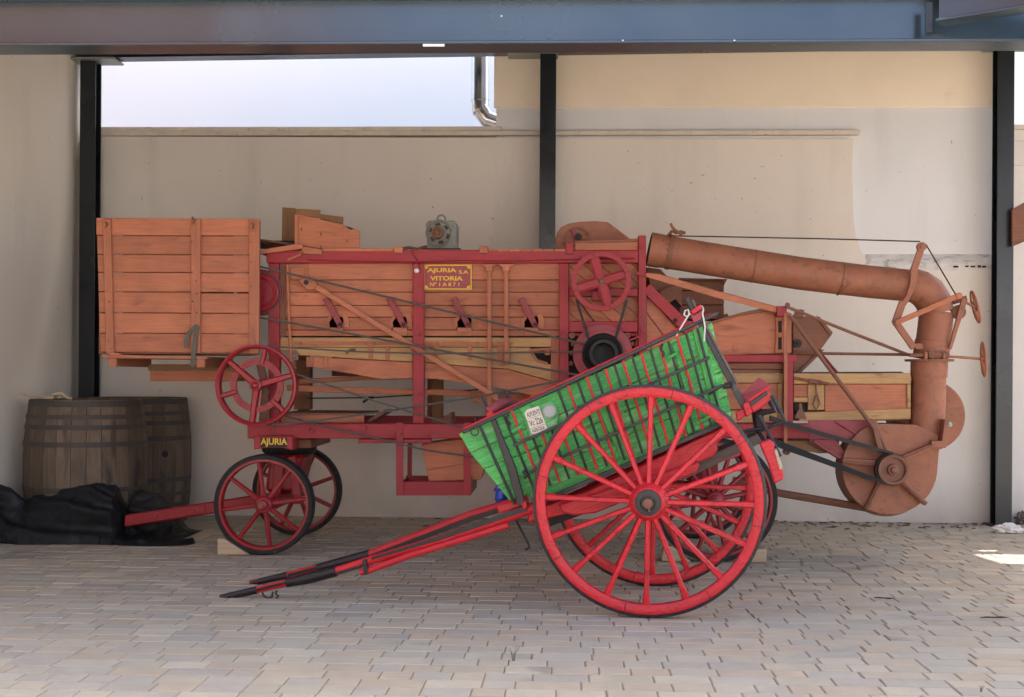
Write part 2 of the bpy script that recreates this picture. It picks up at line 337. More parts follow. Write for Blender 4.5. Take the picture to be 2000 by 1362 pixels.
# lower yard wall beyond the right hand column, with an unseen hole added to let the small sun patch through
yard = thing('yard_wall', 'cream yard wall beyond the dark blue steel column, lower than the house', 'wall', (8, YW + .2, 0))
ZY = wz(252, 1990)
for a, b in (((XE + .003, YW + .05, 0), (12, YW + .13, 3.70)), ((XE + .003, YW + .05, 3.703), (5.13, YW + .13, 3.95)), ((5.33, YW + .05, 3.703), (12, YW + .13, 3.95)), ((XE + .003, YW + .05, 3.953), (12, YW + .13, ZY))):
    MB().box(a, b).build('plaster', m_white, yard)
MB().box((XE + .005, YW + .02, ZY + .003), (12, YW + .14, ZY + .05)).build('coping', m_cop, yard, bev=.006)
# left side wall
side = thing('side_wall', 'plain white side wall meeting the yard wall beside the barrels', 'wall', (XL - .15, 10, 0))
MB().box((XL - .3, 6.9, 0), (XL - .003, YW + .6, 5.6)).build('plaster', m_side, side)
# white building far behind
rear = thing('white_building', 'bright white building wall seen over the coping behind the yard', 'building', (0, 17.5, 0))
MB().box((-16, 17.5, 0), (6, 18, 12.5)).build('facade', m_rear, rear); MB().box((6.003, 17.5, 0), (16, 18, 7)).build('facade', m_rear, rear)  # unseen heights set for the sun: tall part blocks it, low part clears it
MB().box((-16.1, 17.2, 12.503), (6.1, 18.1, 12.7)).build('eaves', m_cop, rear, bev=.02)
MB().box((7.9, 17.42, 5.1), (16, 17.497, 5.22)).build('string_course', m_cop, rear, bev=.01)
# flue
flue = thing('flue_pipe', 'shiny stainless steel flue pipe with elbow beside the beige house wall', 'flue pipe', FM.p(938, 240, 14.0))
s14 = mpp(938, 200, 14.0)
pts = [FM.p(938, 20, 14.0), FM.p(938, 196, 14.0)]
MB().tube(pts, 17.5 * s14, 24).build('pipe', m_flue, flue, smooth=True)
e = [FM.p(938, 196, 14.0), FM.p(938.5, 214, 14.0), FM.p(952, 233, 14.0), FM.p(972, 240, 14.0), FM.p(1000, 241, 14.0)]
MB().tube(e, 17 * s14, 24).build('elbow', m_flue, flue, smooth=True)
for i in (0, 1, 2, 3):
    dd = (e[i + 1] - e[i]).normalized() * .008
    MB().tube([e[i] - dd, e[i] + dd], 18.3 * s14, 24).build('seam_band', m_flue, flue, smooth=True)
# steel frame
def column(px, label, zt):
    c = FM.p(px, 900, 13.13); X = c.x; root = thing('steel_column', label, 'column', (X, 13.22, 0), 'steel columns along the yard wall')
    hw = .082
    MB().box((X - hw, 13.13, 0), (X + hw, 13.145, zt)).build('flange', m_steel, root, bev=.002)
    MB().box((X - hw, 13.285, 0), (X + hw, 13.30, zt)).build('flange', m_steel, root, bev=.002)
    MB().box((X - .006, 13.146, 0), (X + .006, 13.284, zt)).build('web', m_steel, root)
    MB().box((X - .14, 13.08, .001), (X + .14, 13.35, .018)).build('base_plate', m_steel, root, bev=.003)
    return X
ZC = lambda X: 4.80 + .011 * X
cols = [(167, 'dark steel column standing behind the two barrels'), (1066, 'dark steel column rising behind the middle of the red machine'), (1961, 'blue black steel column beside the lower yard wall')]
XC = [column(px, lb, ZC(wx(px, 200, 13.13))) for px, lb in cols]
bb = thing('rear_roof_beam', 'dark steel beam resting on the three wall columns', 'beam', (0, 13.2, 4.8))
def ibeam(root, A, B, h, wd, tf, mat, tw=.012):
    A = Vector(A); B = Vector(B); d = (B - A).normalized(); s = Vector((-d.y, d.x, 0)).normalized()
    for nm, z0, z1, hw in (('bottom_flange', 0, tf, wd / 2), ('top_flange', h - tf, h, wd / 2), ('web', tf + .0005, h - tf - .0005, tw / 2)):
        ring = [q + s * sgn * hw + Vector((0, 0, z)) for q, sgn, z in ((A, -1, z0), (A, 1, z0), (A, 1, z1), (A, -1, z1))]
        MB().prism(ring, B - A).build(nm, mat, root, bev=.003 if nm != 'web' else 0)
ibeam(bb, (XL, 13.215, ZC(XL) + .026), (8.6, 13.215, ZC(8.6) + .026), .2, .2, .014, m_steel)
for X, a, b in zip(XC, (.32, .42, .18), (.3, .1, .5)):
    z = ZC(X) + .002
    MB().box((X - a, 13.06, z), (X + b, 13.36, z + .02)).build('cap_plate', m_zinc, bb, bev=.003)
ZF = FM.p(1000, 85, 7.39).z
fb = thing('front_roof_beam', 'long glossy sky tinted dark steel beam along the front edge of the roof', 'beam', (0, 7.5, ZF))
ibeam(fb, (XL + .0, 7.5, ZF), (6.4, 7.5, ZF), .30, .22, .018, m_beam)
for px in (1215, 1433, 978): rect('weld_spot', px, 78 if px > 1000 else 30, px + 3, 80 if px > 1000 else 33, 7.385 if px > 1000 else 7.49, .004, m_white2, fb, 0)
rect('paper_label', 826, 86, 868, 91, 7.3875, .003, m_paper, fb, 0)
gx = FM.p(1815, 40, 7.49).x
gb = thing('diagonal_roof_beam', 'short sky tinted steel beam running forward from the front roof beam', 'beam', (gx, 7.3, ZF))
ibeam(gb, (gx + .02, 7.36, ZF + .09), (gx + 1.1, 6.6, ZF + .09), .22, .14, .014, m_beam)
rect('gusset_plate', 1808, 5, 1822, 64, 7.37, .012, m_steel, gb, .002)
MB().box((gx + .55, 7.3, ZF + .035), (gx + .75, 7.5, ZF + .05)).build('seat_plate', m_steel, gb)
# corrugated lean-to roof, low at the front and rising to the wall
rt = thing('lean_to_roof', 'pale corrugated lean to roof over the machine and the cart', 'roof', (0, 10, 4.5))
XR = 5.7
z0, z1 = ZF + .31, ZF + .31 + (5.32 - ZF - .31) * (YW + 1.6 - 7.2) / (YW + .25 - 7.2)
sh = MB(); nx = 300
for i in range(nx + 1):
    X = XL + (XR - XL) * i / nx; dz = .018 * math.cos(i * math.pi / 2)
    zf_ = z0 + (z1 - z0) * .8 / (YW + 1.6 - 7.2); yb = YW + 1.6 if X > 3 else YW + .25; zb_ = z0 + (z1 - z0) * (yb - 7.2) / (YW + 1.6 - 7.2)  # right part of the sheet is lengthened behind the wall to block sun
    sh.v += [Vector((X, 8.0, zf_ + dz)), Vector((X, yb, zb_ + dz)), Vector((X, 8.0, zf_ + dz + .004)), Vector((X, yb, zb_ + dz + .004))]
    if i:
        b0 = 4 * i
        sh.f += [[b0 - 4, b0 - 3, b0 + 1, b0], [b0 - 2, b0 + 2, b0 + 3, b0 - 1]]
sh.build('roof_sheet', m_roof, rt)
for k in range(1, 6):
    t = k / 6; Y = 7.5 + (13.2 - 7.5) * t; z = z0 + (z1 - z0) * (Y - 7.2) / (YW + .05) * 1.0
    z = z0 + (z1 - z0) * (Y - 7.2) / (YW + 1.6 - 7.2) - .115
    MB().box((XL, Y - .03, z), (XR, Y + .03, z + .09)).build('purlin', m_steel, rt)
# house across the yard, behind the camera (mirrored in the glossy beam)
hs_ = thing('terracotta_house', 'terracotta rendered house across the yard facing the shed', 'building', (-13, -9, 0))
MB().box((-26, -12, 0), (-5.5, -9, 11)).build('wall', m_terra, hs_)
for i in range(4):
    for z in (1, 4.4):
        MB().box((-24 + i * 4.8, -8.999, z), (-22.6 + i * 4.8, -8.95, z + 1.6)).build('window', m_dark, hs_)
MB().prism([(-26.3, -12.3, 11.003), (-26.3, -8.6, 11.003), (-26.3, -10.4, 12.2)], (21.1, 0, 0)).build('roof', m_terra, hs_)
ch = thing('cream_fill_house', 'unseen low cream house added across the yard for warm fill light', 'building', (8, -10, 0))  # unseen house added so its sunlit wall throws warm fill on the front
MB().box((-5.4, -13, 0), (26, -10, 6.4)).build('wall', m_white2, ch)
for i in range(6): MB().box((-3 + i * 4.6, -9.999, 1), (-1.7 + i * 4.6, -9.95, 2.6)).build('window', m_dark, ch)
MB().prism([(-5.5, -13.3, 6.403), (-5.5, -9.7, 6.403), (-5.5, -11.5, 7.4)], (31.7, 0, 0)).build('roof', m_terra, ch)
# board leaning beyond the column
lb = plate('leaning_board', [(1977, 409), (2004, 394), (2004, 471), (1977, 482)], 13.05, .04, m_sald, None, fr=FM)
tag(lb, 'brown wooden board fixed behind the blue black column by the yard wall', 'board')
# ------------------------------------------------------------------ threshing machine
F0 = 10.63      # face of the side planks
FF = 10.575     # face of the red frame
BK = 11.80      # far side
T = thing('threshing_machine', 'long salmon and red wooden threshing machine with blower pipe by the wall', 'machine', (-.4, 11.2, 0))
def rp(*a, **k): return rect(*a, parent=T, **k)
SLOTS = (657, 781, 907, 1038)
# side planks
rows = [(513, 547), (547, 571), (571, 597), (597, 620), (620, 645), (645, 657)]
for x0, x1 in ((542, 808), (826, 1096)):
    for a, b in rows:
        xs = [x0, x1]
        if a == 620:
            segs = []; cur = x0
            for s_ in SLOTS:
                if x0 < s_ < x1: segs.append((cur, s_ - 15)); cur = s_ + 15
            segs.append((cur, x1))
        else: segs = [(x0, x1)]
        for p, q in segs:
            rect('plank', p, a + .45, q, b - .45, F0 + random.uniform(-.004, .004), .03, m_sal, T, .004)
for s_ in SLOTS:
    rect('slot_plate', s_ - 14, 640, s_ + 14, 656, F0 - .014, .01, m_sal, T, .002)
    arc = [(s_ - 17, 640), (s_ - 22, 632), (s_ - 19, 622), (s_ - 10, 616), (s_ - 8, 622), (s_ - 14, 629), (s_ - 13, 640)]
    plate('slot_cheek', arc, F0 - .012, .01, m_sal, T, .002)
    arc = [(s_ + 12, 640), (s_ + 14, 626), (s_ + 10, 615), (s_ + 20, 613), (s_ + 25, 625), (s_ + 24, 640)]
    plate('slot_cheek', arc, F0 - .012, .01, m_sal, T, .002)
    a = (s_ - 20, 585); b = (s_ + 9, 639)
    arm = bar('crank_arm', a, b, 11, FF + .0, .03, m_redpink, T, .004)
    bar('rib', (a[0] + 4, a[1] + 8), (b[0] - 4, b[1] - 8), 3, FF - .008, .01, m_redpink, arm, .002)
    bolt(a[0] + 2, a[1] + 4, FF - .002, 2.6, m_redpink, arm); bolt(b[0] - 2, b[1] - 5, FF - .002, 2.6, m_blk, arm)
    bar('crank_pin', (a[0] - 7, a[1] + 2), (a[0] + 6, a[1] - 4), 4, FF + .012, .02, m_redpink, arm, .002)
# closed body behind the planks
A = FM.p(542, 513, F0); B = FM.p(1250, 655, F0)
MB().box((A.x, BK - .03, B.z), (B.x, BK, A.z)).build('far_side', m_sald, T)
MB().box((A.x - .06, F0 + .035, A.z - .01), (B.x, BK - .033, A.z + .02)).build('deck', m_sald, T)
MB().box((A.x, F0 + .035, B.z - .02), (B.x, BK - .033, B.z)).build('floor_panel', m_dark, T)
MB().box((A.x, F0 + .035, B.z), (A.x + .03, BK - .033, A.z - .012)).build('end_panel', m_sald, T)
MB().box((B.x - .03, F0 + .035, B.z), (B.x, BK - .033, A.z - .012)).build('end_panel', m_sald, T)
# red frame
rect('top_beam', 520, 489, 1247, 514, FF, .10, m_red, T, .006)
rect('post', 524, 514.6, 545, 827, FF + .003, .09, m_redv, T, .006)
p_ = rect('post', 806, 514.6, 828, 827, FF + .002, .09, m_redv, T, .006)
rect('post', 1092, 514.6, 1111, 826, FF + .002, .09, m_redv, T, .006)
rect('post', 1246.5, 460, 1262, 826, FF - .004, .09, m_redv, T, .006)
rect('rail', 1111.5, 563, 1246, 579, FF + .006, .07, m_red, T, .005)
rect('rail', 1111.5, 628, 1246, 649, FF + .006, .07, m_red, T, .005)
rect('rail', 1113, 651, 1241, 657, FF + .02, .05, m_red, T, .003)
rect('post', 1241, 650, 1246, 790, FF + .02, .05, m_redv, T, .003)
rect('beam_block', 1105, 474, 1120, 497, FF - .012, .12, m_red, T, .005)
rect('sill_beam', 483, 827.6, 1582, 857, FF, .11, m_red, T, .007)
za = FM.p(483, 857, FF); zb = FM.p(1582, 827.6, FF)
MB().box((za.x, BK - .05, za.z), (zb.x, BK + .05, zb.z)).build('sill_beam', m_red, T, bev=.006)
for x, w_ in ((534, .1), (816, .1), (1102, .09), (1252, .08)):
    q = FM.p(x, 700, FF); MB().box((q.x - w_ / 2, BK + .003, zb.z + .002), (q.x + w_ / 2, BK + .09, A.z)).build('post', m_sald, T, bev=.005)
for x, y, r in ((817, 652, 3.4), (817, 768, 4.6), (711, 836, 4.5), (767, 848, 4), (834, 848, 4.2), (602, 838, 4), (609, 843, 4), (881, 505, 2.6), (1010, 505, 2.6), (1150, 639, 3.2), (1098, 649, 3), (1254, 482, 3.6), (1255, 644, 3.4), (540, 830, 3.5)):
    bolt(x, y, FF - .006, r, m_red, T)
# top edge boards and cleats
rect('edge_board', 630, 485, 768, 491, FF - .01, .08, m_sal, T, .003)
rect('edge_board', 800, 488, 938, 490.5, FF + .01, .1, m_sal, T, .002)
for i in range(7): rect('deck_board', 950 + i * 22.3, 486.5, 971 + i * 22.3, 491.5, FF - .004 + random.uniform(0, .006), .12, m_sal, T, .003)
rect('cleat', 769, 482, 786, 494, FF - .03, .08, m_sal, T, .006); rect('cleat', 936, 481, 953, 495, FF - .03, .08, m_sal, T, .006)
# electric motor on the deck
mo = MB(); mc = FM.p(861, 455, 10.95); s11 = mpp(861, 455, 10.95)
motor = plate('motor', [(829, 488), (834, 478), (831, 440), (835, 431), (888, 431), (891, 437), (890, 476), (897, 488)], 10.95, .3, m_grey, T, .01, FM)
disc('shield_ring', 858, 456, 10.945, [(27, 0), (27, -.02), (24.5, -.028), (22.5, -.012), (22.5, 0)], m_grey, motor, n=32, closed=True)
disc('end_shield', 858, 456, 10.945, [(22.4, -.004), (20, -.006), (14, -.03), (13, -.012), (0, -.012)], m_grey, motor, n=28)
disc('shaft_boss', 855, 456, 10.93, [(12, 0), (11, -.05), (8, -.055), (7, -.04), (4, -.04), (3, -.07), (0, -.07)], m_rustd, motor, n=24)
for k in range(6):
    a = R(60 * k + 20); bar('vent_shade', (858 + 18 * math.cos(a - .26), 456 + 18 * math.sin(a - .26)), (858 + 18 * math.cos(a + .26), 456 + 18 * math.sin(a + .26)), 5, 10.92, .012, m_black, motor, .002)  # black bars stand in for the shade of the vent openings
eye = MB(); eye.lathe(FM.p(862, 428, 11.1), [(.034 + .008 * math.cos(t), .008 * math.sin(t)) for t in [k * math.pi / 3 for k in range(6)]], (0, 1, 0), 18, True); eye.build('lifting_eye', m_grey, motor, smooth=True)
rect('foot', 825, 485, 900, 490.5, 10.93, .3, m_blk, motor, .003)
tube('terminal_shaft', [(782, 486, 10.8), (800, 484, 10.8), (815, 487, 10.8), (832, 482, 10.9)], .014, m_rustd, motor)
# rating lamp on the post and red cord
disc('lamp', 814, 529, FF - .01, [(5.2, 0), (5, -.02), (3, -.03), (0, -.034)], m_bulb, T, n=14)
disc('lamp_holder', 813, 521, FF - .004, [(7, 0), (7, -.02), (5, -.028), (0, -.028)], m_rediron, T, n=14)
tube('red_cord', [(803, 490, FF - .01), (812, 505, FF - .015), (818, 512, FF - .012), (700, 511, FF - .006), (600, 508, FF - .006)], .005, m_rediron, T)
tube('red_cord', [(818, 512, FF - .012), (900, 509, FF - .006), (1000, 510, FF - .006), (1090, 508, FF - .006), (1240, 505, FF - .008)], .005, m_rediron, T)
# maker's plate
mp_ = rect('makers_plate', 827, 517, 921.5, 566, F0 - .02, .012, m_redpink, T, .001)
for a in ((827, 517, 921.5, 519.5), (827, 563.5, 921.5, 566), (827, 519.6, 829.5, 563.4), (919, 519.6, 921.5, 563.4)): rect('border', *a, F0 - .0225, .002, m_gold, mp_, 0)
for a, b, c, d in ((830, 520, 1, 1), (918, 520, -1, 1), (830, 563, 1, -1), (918, 563, -1, -1)): plate('corner', [(a, b), (a + 7 * c, b), (a + 5 * c, b + 4 * d), (a, b + 6 * d)], F0 - .0226, .002, m_gold, mp_, 0)
text('lettering', 'AJURIA', 834, 524, 892, 534.5, F0 - .0205, m_gold, mp_, bold=.035)
text('lettering', 'S.A', 896, 528, 915, 535, F0 - .0205, m_gold, mp_, bold=.035)
text('lettering', 'VITORIA', 840, 539.5, 904, 548.5, F0 - .0205, m_gold, mp_, bold=.035)
text('lettering', 'Nº 1 A 8 7 1', 840, 552, 897, 559.5, F0 - .0205, m_gold, mp_, bold=.02)
# lower pine band and tapered sieve boards
rect('pine_board', 545, 659.5, 806, 678, F0 + .006, .03, m_yel, T); rect('pine_board', 828, 659.5, 1092, 678, F0 + .006, .03, m_yel, T)
plate('pine_board', [(545, 679), (806, 679), (806, 707), (700, 701), (585, 694), (578, 685), (545, 685)], F0 + .004, .03, m_yel, T)
plate('pine_board', [(828, 679), (1036, 679), (1036, 686), (1046, 704), (1072, 712), (1078, 712), (1078, 679), (1092, 679), (1092, 752), (1076, 744), (993, 721), (894, 714), (828, 707)], F0 + .004, .03, m_yel, T)
plate('sieve_board', [(598, 697), (806, 708), (806, 739), (745, 741), (690, 731), (602, 716)], F0 + .012, .03, m_sal, T)
plate('sieve_board', [(828, 708), (894, 715), (993, 722), (1076, 745), (1092, 753), (1092, 792), (1053, 778), (1000, 762), (929, 752), (860, 741), (828, 740)], F0 + .012, .03, m_sal, T)
s1 = rect('iron_strap', 576, 667, 806, 674, F0 - .006, .008, m_salv, T, .002); rect('iron_strap', 828, 668, 994, 675.5, F0 - .006, .008, m_salv, T, .002)
for x in (588, 715, 730, 744, 840, 855, 915, 965, 1000): bolt(x, 671, F0 - .006, 2, m_sal, T)
for x in (724, 757, 852, 918): rect('bracket', x - 4, 676, x + 4, 703, F0 - .004, .008, m_salv, T, .002)
rect('bracket', 972, 678, 982, 716, F0 - .006, .01, m_salv, T, .002); rect('bracket', 632, 697, 640, 718, F0 + .0, .01, m_salv, T, .002); rect('bracket', 598, 698, 612, 717, F0, .01, m_sal, T, .002)
fw = [(1032, 684), (1038, 681), (1078, 679), (1079, 684), (1041, 687), (1050, 702), (1070, 708), (1071, 714), (1048, 707)]
plate('window_frame', fw, F0 - .008, .012, m_sal, T, .002); rect('clamp', 1064, 683, 1074, 694, F0 - .02, .03, m_salv, T, .004)
rect('corner_board', 1076, 660, 1092, 752, F0 - .002, .006, m_salv, T, .002)
MB().box((FM.p(600, 700, F0).x, BK - .03, FM.p(600, 735, F0).z), (FM.p(1090, 700, F0).x, BK, B.z - .003)).build('far_sieve_board', m_sald, T)
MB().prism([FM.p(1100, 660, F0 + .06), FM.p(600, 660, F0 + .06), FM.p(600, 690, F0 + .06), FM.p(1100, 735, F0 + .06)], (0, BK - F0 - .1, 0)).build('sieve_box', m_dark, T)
# shaker rails, shelf, hanging frame, far uprights
plate('shaker_rail', [(583, 741), (700, 734), (806, 733), (806, 741), (700, 743), (583, 751)], 11.0, .10, m_sal, T)
plate('shaker_rail', [(560, 752), (700, 757), (806, 761), (880, 761), (960, 768), (960, 775), (806, 771), (700, 769), (560, 764)], 10.9, .06, m_sal, T)
plate('shaker_end', [(920, 770), (930, 765), (1050, 770), (1090, 775), (1090, 796), (1000, 792), (930, 786), (920, 780)], 10.85, .05, m_sal, T)
rect('upright', 574, 704, 606, 800, 11.5, .12, m_sald, T); rect('upright', 843, 742, 864, 830, 11.6, .12, m_oak, T); bolt(590, 786, 11.49, 5, m_sald, T)
rect('tray_front', 548, 811, 711, 826, 10.8, .025, m_sal, T); 
q0 = FM.p(548, 811, 10.8); q1 = FM.p(711, 811, 10.8)
MB().box((q0.x, 10.8, q0.z + .001), (q1.x, 11.7, q0.z + .02)).build('tray_board', m_sald, T, bev=.003)
MB().prism([FM.p(750, 808, 10.95), FM.p(750, 801, 10.95), FM.p(716, 822, 10.95), FM.p(722, 825, 10.95)], (0, .5, 0)).build('tray_cheek', m_sald, T)
MB().prism([FM.p(880, 806, 11.0), FM.p(884, 826, 11.0), FM.p(850, 826, 11.0)], (0, .4, 0)).build('tray_cheek', m_sald, T)
rect('under_board', 700, 858, 842, 866, FF + .02, .09, m_red, T)
HB = 11.25
for x in (773.5, 905.5):
    rect('hanger_strap', x, 826, x + 14, 967, FF - .008, .012, m_redv, T, .002); bolt(x + 7, 848, FF - .01, 3, m_red, T)
q0 = FM.p(773, 942, FF); q1 = FM.p(920, 967, FF)
hb = rect('hanging_tray', 774, 941, 920, 968, FF + .006, .03, m_red, T)
MB().box((q0.x, FF + .04, q1.z + .003), (q1.x, HB, q1.z + .025)).build('tray_floor', m_sald, hb)
MB().box((q0.x, HB + .003, q1.z), (q1.x, HB + .03, q0.z)).build('tray_back', m_red, hb); MB().box((q0.x, FF + .04, q1.z + .028), (q0.x + .02, HB, q0.z - .02)).build('tray_side', m_red, hb)
MB().box((q1.x - .02, FF + .04, q1.z + .028), (q1.x, HB, q0.z + .05)).build('tray_side', m_sald, hb)
for x in (q0.x + .01, q1.x - .06): MB().box((x, HB + .031, q1.z), (x + .04, HB + .045, za.z)).build('hanger_strap', m_redv, T)
hop = [(822, 868), (895, 858), (960, 860), (938, 938), (838, 941)]
MB().prism([FM.p(a, b, 10.72) for a, b in hop], (0, .45, 0)).build('grain_hopper', m_sal, T, bev=.004)
bar('hopper_seam', (834, 918), (950, 900), 1.5, 10.716, .006, m_sald, T, 0)
# vertical rods with brackets, long diagonal stay
for x, yb in ((955.5, 795), (988.5, 692)):
    rect('rod', x - 4.2, 518, x + 4.2, yb, FF + .0, .022, m_salv, T, .004)
    plate('rod_bracket', [(x - 14, 516), (x + 14, 516), (x + 13, 519), (x + 6, 522), (x + 7, 529), (x - 6, 531), (x - 7, 522), (x - 13, 519)], FF - .01, .05, m_salv, T, .003)
rect('rod_shoe', 984, 690, 995, 712, FF + .005, .04, m_salv, T, .004)
plate('long_stay', barpts((600, 550), (975, 780), 10), FF - .012, .02, m_sal, T, .003)
plate('stay_bearing', [(583, 548), (592, 541), (612, 543), (620, 556), (612, 566), (598, 566)], FF - .02, .05, m_sal, T, .006); disc('bearing_bore', 598, 552, FF - .021, [(5, 0), (5, -.004), (0, -.004)], m_blk, T, n=12)
plate('guide_bracket', [(560, 516), (602, 516), (602, 541), (594, 541), (594, 523), (568, 523), (568, 550), (590, 556), (590, 561), (560, 553)], F0 - .012, .01, m_sal, T, .002)
tube('guide_rod', [(561, 518, F0 - .03), (563, 600, F0 - .03), (568, 690, F0 - .03), (567, 722, F0 - .03)], .013, m_salv, T)
rect('guide_board', 546, 514.5, 558, 657, F0 - .01, .01, m_sald, T, .002)
for y in (690, 700, 710, 718): disc('chain_link', 575, y, F0 - .03, [(4, 0), (4, -.01), (0, -.012)], m_rustd, T, n=8)
# ---- straw box on the left
XF = 10.38
bx = plate('straw_box_back', [(240, 440), (455, 440), (455, 685), (240, 685)], XF + .9, .03, m_sald, T)
edges = [425, 460, 497, 532, 570, 611, 651, 690]
for i in range(7):
    xl = 188 + i * 1.1; tilt = (1.2 if i < 3 else 0)
    a, b = edges[i] + .7, edges[i + 1] - .7
    if i == 0: plate('box_plank', [(188, a), (505, a + 2.5), (505, b + 1.5), (xl, b)], XF, .03, m_sal, T)
    elif i == 6: plate('box_plank', [(xl, a), (505, a + 1), (505, b + 1), (300, b - 1), (197, b - 2)], XF, .03, m_sal, T)
    else:
        k = 1.4 if i == 4 else 0
        plate('box_plank', [(xl, a), (380, a + 1), (380, b + 1), (xl + 1, b)], XF + random.uniform(-.003, .003), .03, m_sal, T)
        plate('box_plank', [(380.5, a + 1 + k), (505, a + 1.6 + k), (505, b + 1.6), (380.5, b + 1)], XF + random.uniform(-.003, .003), .03, m_sal, T)
plate('batten', [(200, 428), (216, 428), (222, 691), (207, 691)], XF - .03, .028, m_salv, T)
rect('batten', 372.5, 428, 391, 690, XF - .03, .028, m_salv, T); rect('batten', 486, 427.5, 506, 691, XF - .03, .028, m_salv, T)
for x, y in ((375, 532), (383, 549), (375, 472), (384, 574), (376, 589), (384, 611), (490, 473), (490, 512), (490, 560), (213, 590), (212, 666), (218, 682)): disc('nail', x, y, XF - .0305, [(1.5, 0), (1.3, -.003), (0, -.004)], m_blk, T, n=6)
plate('hook_plate', [(487, 433), (490, 430), (497, 430), (500, 433), (500, 450), (497, 453), (490, 453), (487, 450)], XF - .04, .01, m_sal, T, .002); tube('hook', [(492, 436, XF - .05), (496, 441, XF - .06), (493, 447, XF - .05)], .008, m_rustd, T)
rect('hook_plate', 202, 430, 214, 447, XF - .04, .01, m_sal, T, .002); tube('hook', [(206, 434, XF - .05), (210, 439, XF - .06), (206, 444, XF - .05)], .008, m_rustd, T)
tube('latch', [(375, 425, XF - .03), (380, 430, XF - .04), (377, 438, XF - .04)], .009, m_rustd, T)
C0 = FM.p(192, 430, XF); C1 = FM.p(505, 688, XF)
MB().box((C0.x, XF + .032, C1.z), (C0.x + .03, XF + .10, C0.z)).build('box_end', m_sald, T); MB().box((C1.x - .032, XF + .032, C1.z), (C1.x - .002, XF + .05, C0.z)).build('box_end', m_sald, T)
for xx in (C1.x - .045,): pass
MB().prism([(C0.x, XF + .032, C1.z), (C1.x, XF + .032, C1.z), (C1.x - .3, XF + .89, C1.z), (C0.x + .1, XF + .89, C1.z)], (0, 0, -.02)).build('box_floor', m_sald, T)
plate('bottom_rail', [(197, 693), (404, 697), (404, 702), (210, 700), (197, 698)], XF - .05, .6, m_sal, T); plate('rail_cap', [(212, 688), (232, 690), (236, 694), (212, 695)], XF - .06, .1, m_sal, T)
for x0, x1, y1 in ((211, 227, 716), (382, 400, 718)):
    rect('foot_block', x0, 699, x1, y1, XF - .03, .9, m_sal, T, .006)
strap = MB(); 
for pts, w_ in (([(385, 636), (381, 660), (378, 690), (376, 716)], 9), ([(385, 636), (370, 648), (363, 664), (364, 680)], 8)):
    for i in range(3): strap.prism([FM.p(x, y, XF - .05 - .004 * i) for x, y in barpts(pts[i], pts[i + 1], w_)], (0, .006, 0))
strap.build('leather_strap', m_strap, T)
rect('lower_box_lip', 289, 712, 460, 724, 11.1, .03, m_oak, T); rect('lower_box', 293, 724.5, 455, 745, 11.13, .5, m_sal, T)
# ---- feeding table top left
rect('rack_base', 506, 470, 582, 486, 11.15, .03, m_blk, T)
for k in range(7): tube('rack_slat', [(506 + k * 3, 468 + k * 2.4, 10.7 + k * .06), (585, 480 + k * 1.0, 10.7 + k * .06)], .008, m_sald, T)
plate('table_edge', [(503, 489), (576, 477), (590, 478), (590, 486), (503, 497)], 10.52, .05, m_sal, T)
MB().prism([FM.p(503, 489, 10.573), FM.p(585, 477, 10.573), FM.p(585, 481, 10.573), FM.p(503, 494, 10.573)], (0, .9, 0)).build('feed_table', m_sald, T)
plate('feed_cheek', [(577, 418), (581, 417), (672, 440), (702, 451), (703, 487), (628, 487), (587, 480), (577, 477)], 10.6, .025, m_sal, T)
rect('cheek_edge', 575, 418, 582, 478, 10.585, .014, m_salv, T)
plate('cheek_foot', [(588, 480), (629, 488), (629, 498), (592, 496), (588, 488)], 10.54, .05, m_sal, T)
for x, y in ((588, 445), (626, 455), (626, 480), (677, 468)): rect('nail', x, y, x + 1.6, y + 6, 10.597, .003, m_blk, T, 0)
plate('torn_patch', [(674, 442), (681, 443), (692, 447), (684, 449)], 10.597, .003, m_dark, T, 0)
plate('guard_board', [(551, 405), (577, 407), (577, 475), (550, 472)], 11.3, .03, m_oak, T); plate('guard_board', [(578, 408), (625, 410), (625, 426), (578, 419)], 11.0, .03, m_oak, T); plate('guard_board', [(578, 408.5), (578, 470), (582, 470), (582, 408.5)], 11.05, .03, m_oak, T)
plate('guard_board', [(625, 418), (670, 424), (669, 438), (625, 428)], 11.0, .03, m_oak, T)
tube('crank_handle', [(562, 508, 10.45), (586, 498, 10.48), (588, 492, 10.5)], .009, m_sal, T)
# ---- belt pulley behind the box
pu = disc('belt_pulley', 509, 572, 10.60, [(45, .0), (45, -.012), (38, -.012), (38, -.05), (36, -.055), (28, -.05), (27, -.02), (12, -.02), (12, -.05), (0, -.05)], m_rediron, T, n=40)
disc('belt_wrap', 509, 572, 10.58, [(39, -.028), (41, -.028), (41, .0), (39, .0)], m_belt, pu, n=40, closed=True)
# ---- flywheel with raised lettering
fx, fy, FW = 502, 753, 10.33
sF = mpp(fx, fy, FW); fc = FM.p(fx, fy, FW)
fl = disc('flywheel', fx, fy, FW, [(78.5, .05), (78.5, -.05), (75, -.054), (71.5, -.04), (71.5, .04), (75, .054)], m_rediron, T, n=64, closed=True)
disc('inner_ring', fx, fy, FW, [(52, .012), (52, -.012), (40, -.012), (40, .012)], m_rediron, fl, n=56, closed=True)
disc('hub', fx, fy, FW, [(11, .05), (11, -.055), (8, -.06), (7, -.06), (7, -.075), (4, -.085), (3, -.09), (0, -.09)], m_rediron, fl, n=20)
for a in (140, 16, 263): spoke(fc, R(a), 8 * sF, 73 * sF, 15 * sF, 11 * sF, 0, 0, .055, .05, FM).build('spoke', m_rediron, fl, smooth=True)
for a in (77, 197, 317): spoke(fc, R(a), 42 * sF, 73 * sF, 10 * sF, 10 * sF, -.004, 0, .04, .05, FM).build('short_spoke', m_rediron, fl, smooth=True)
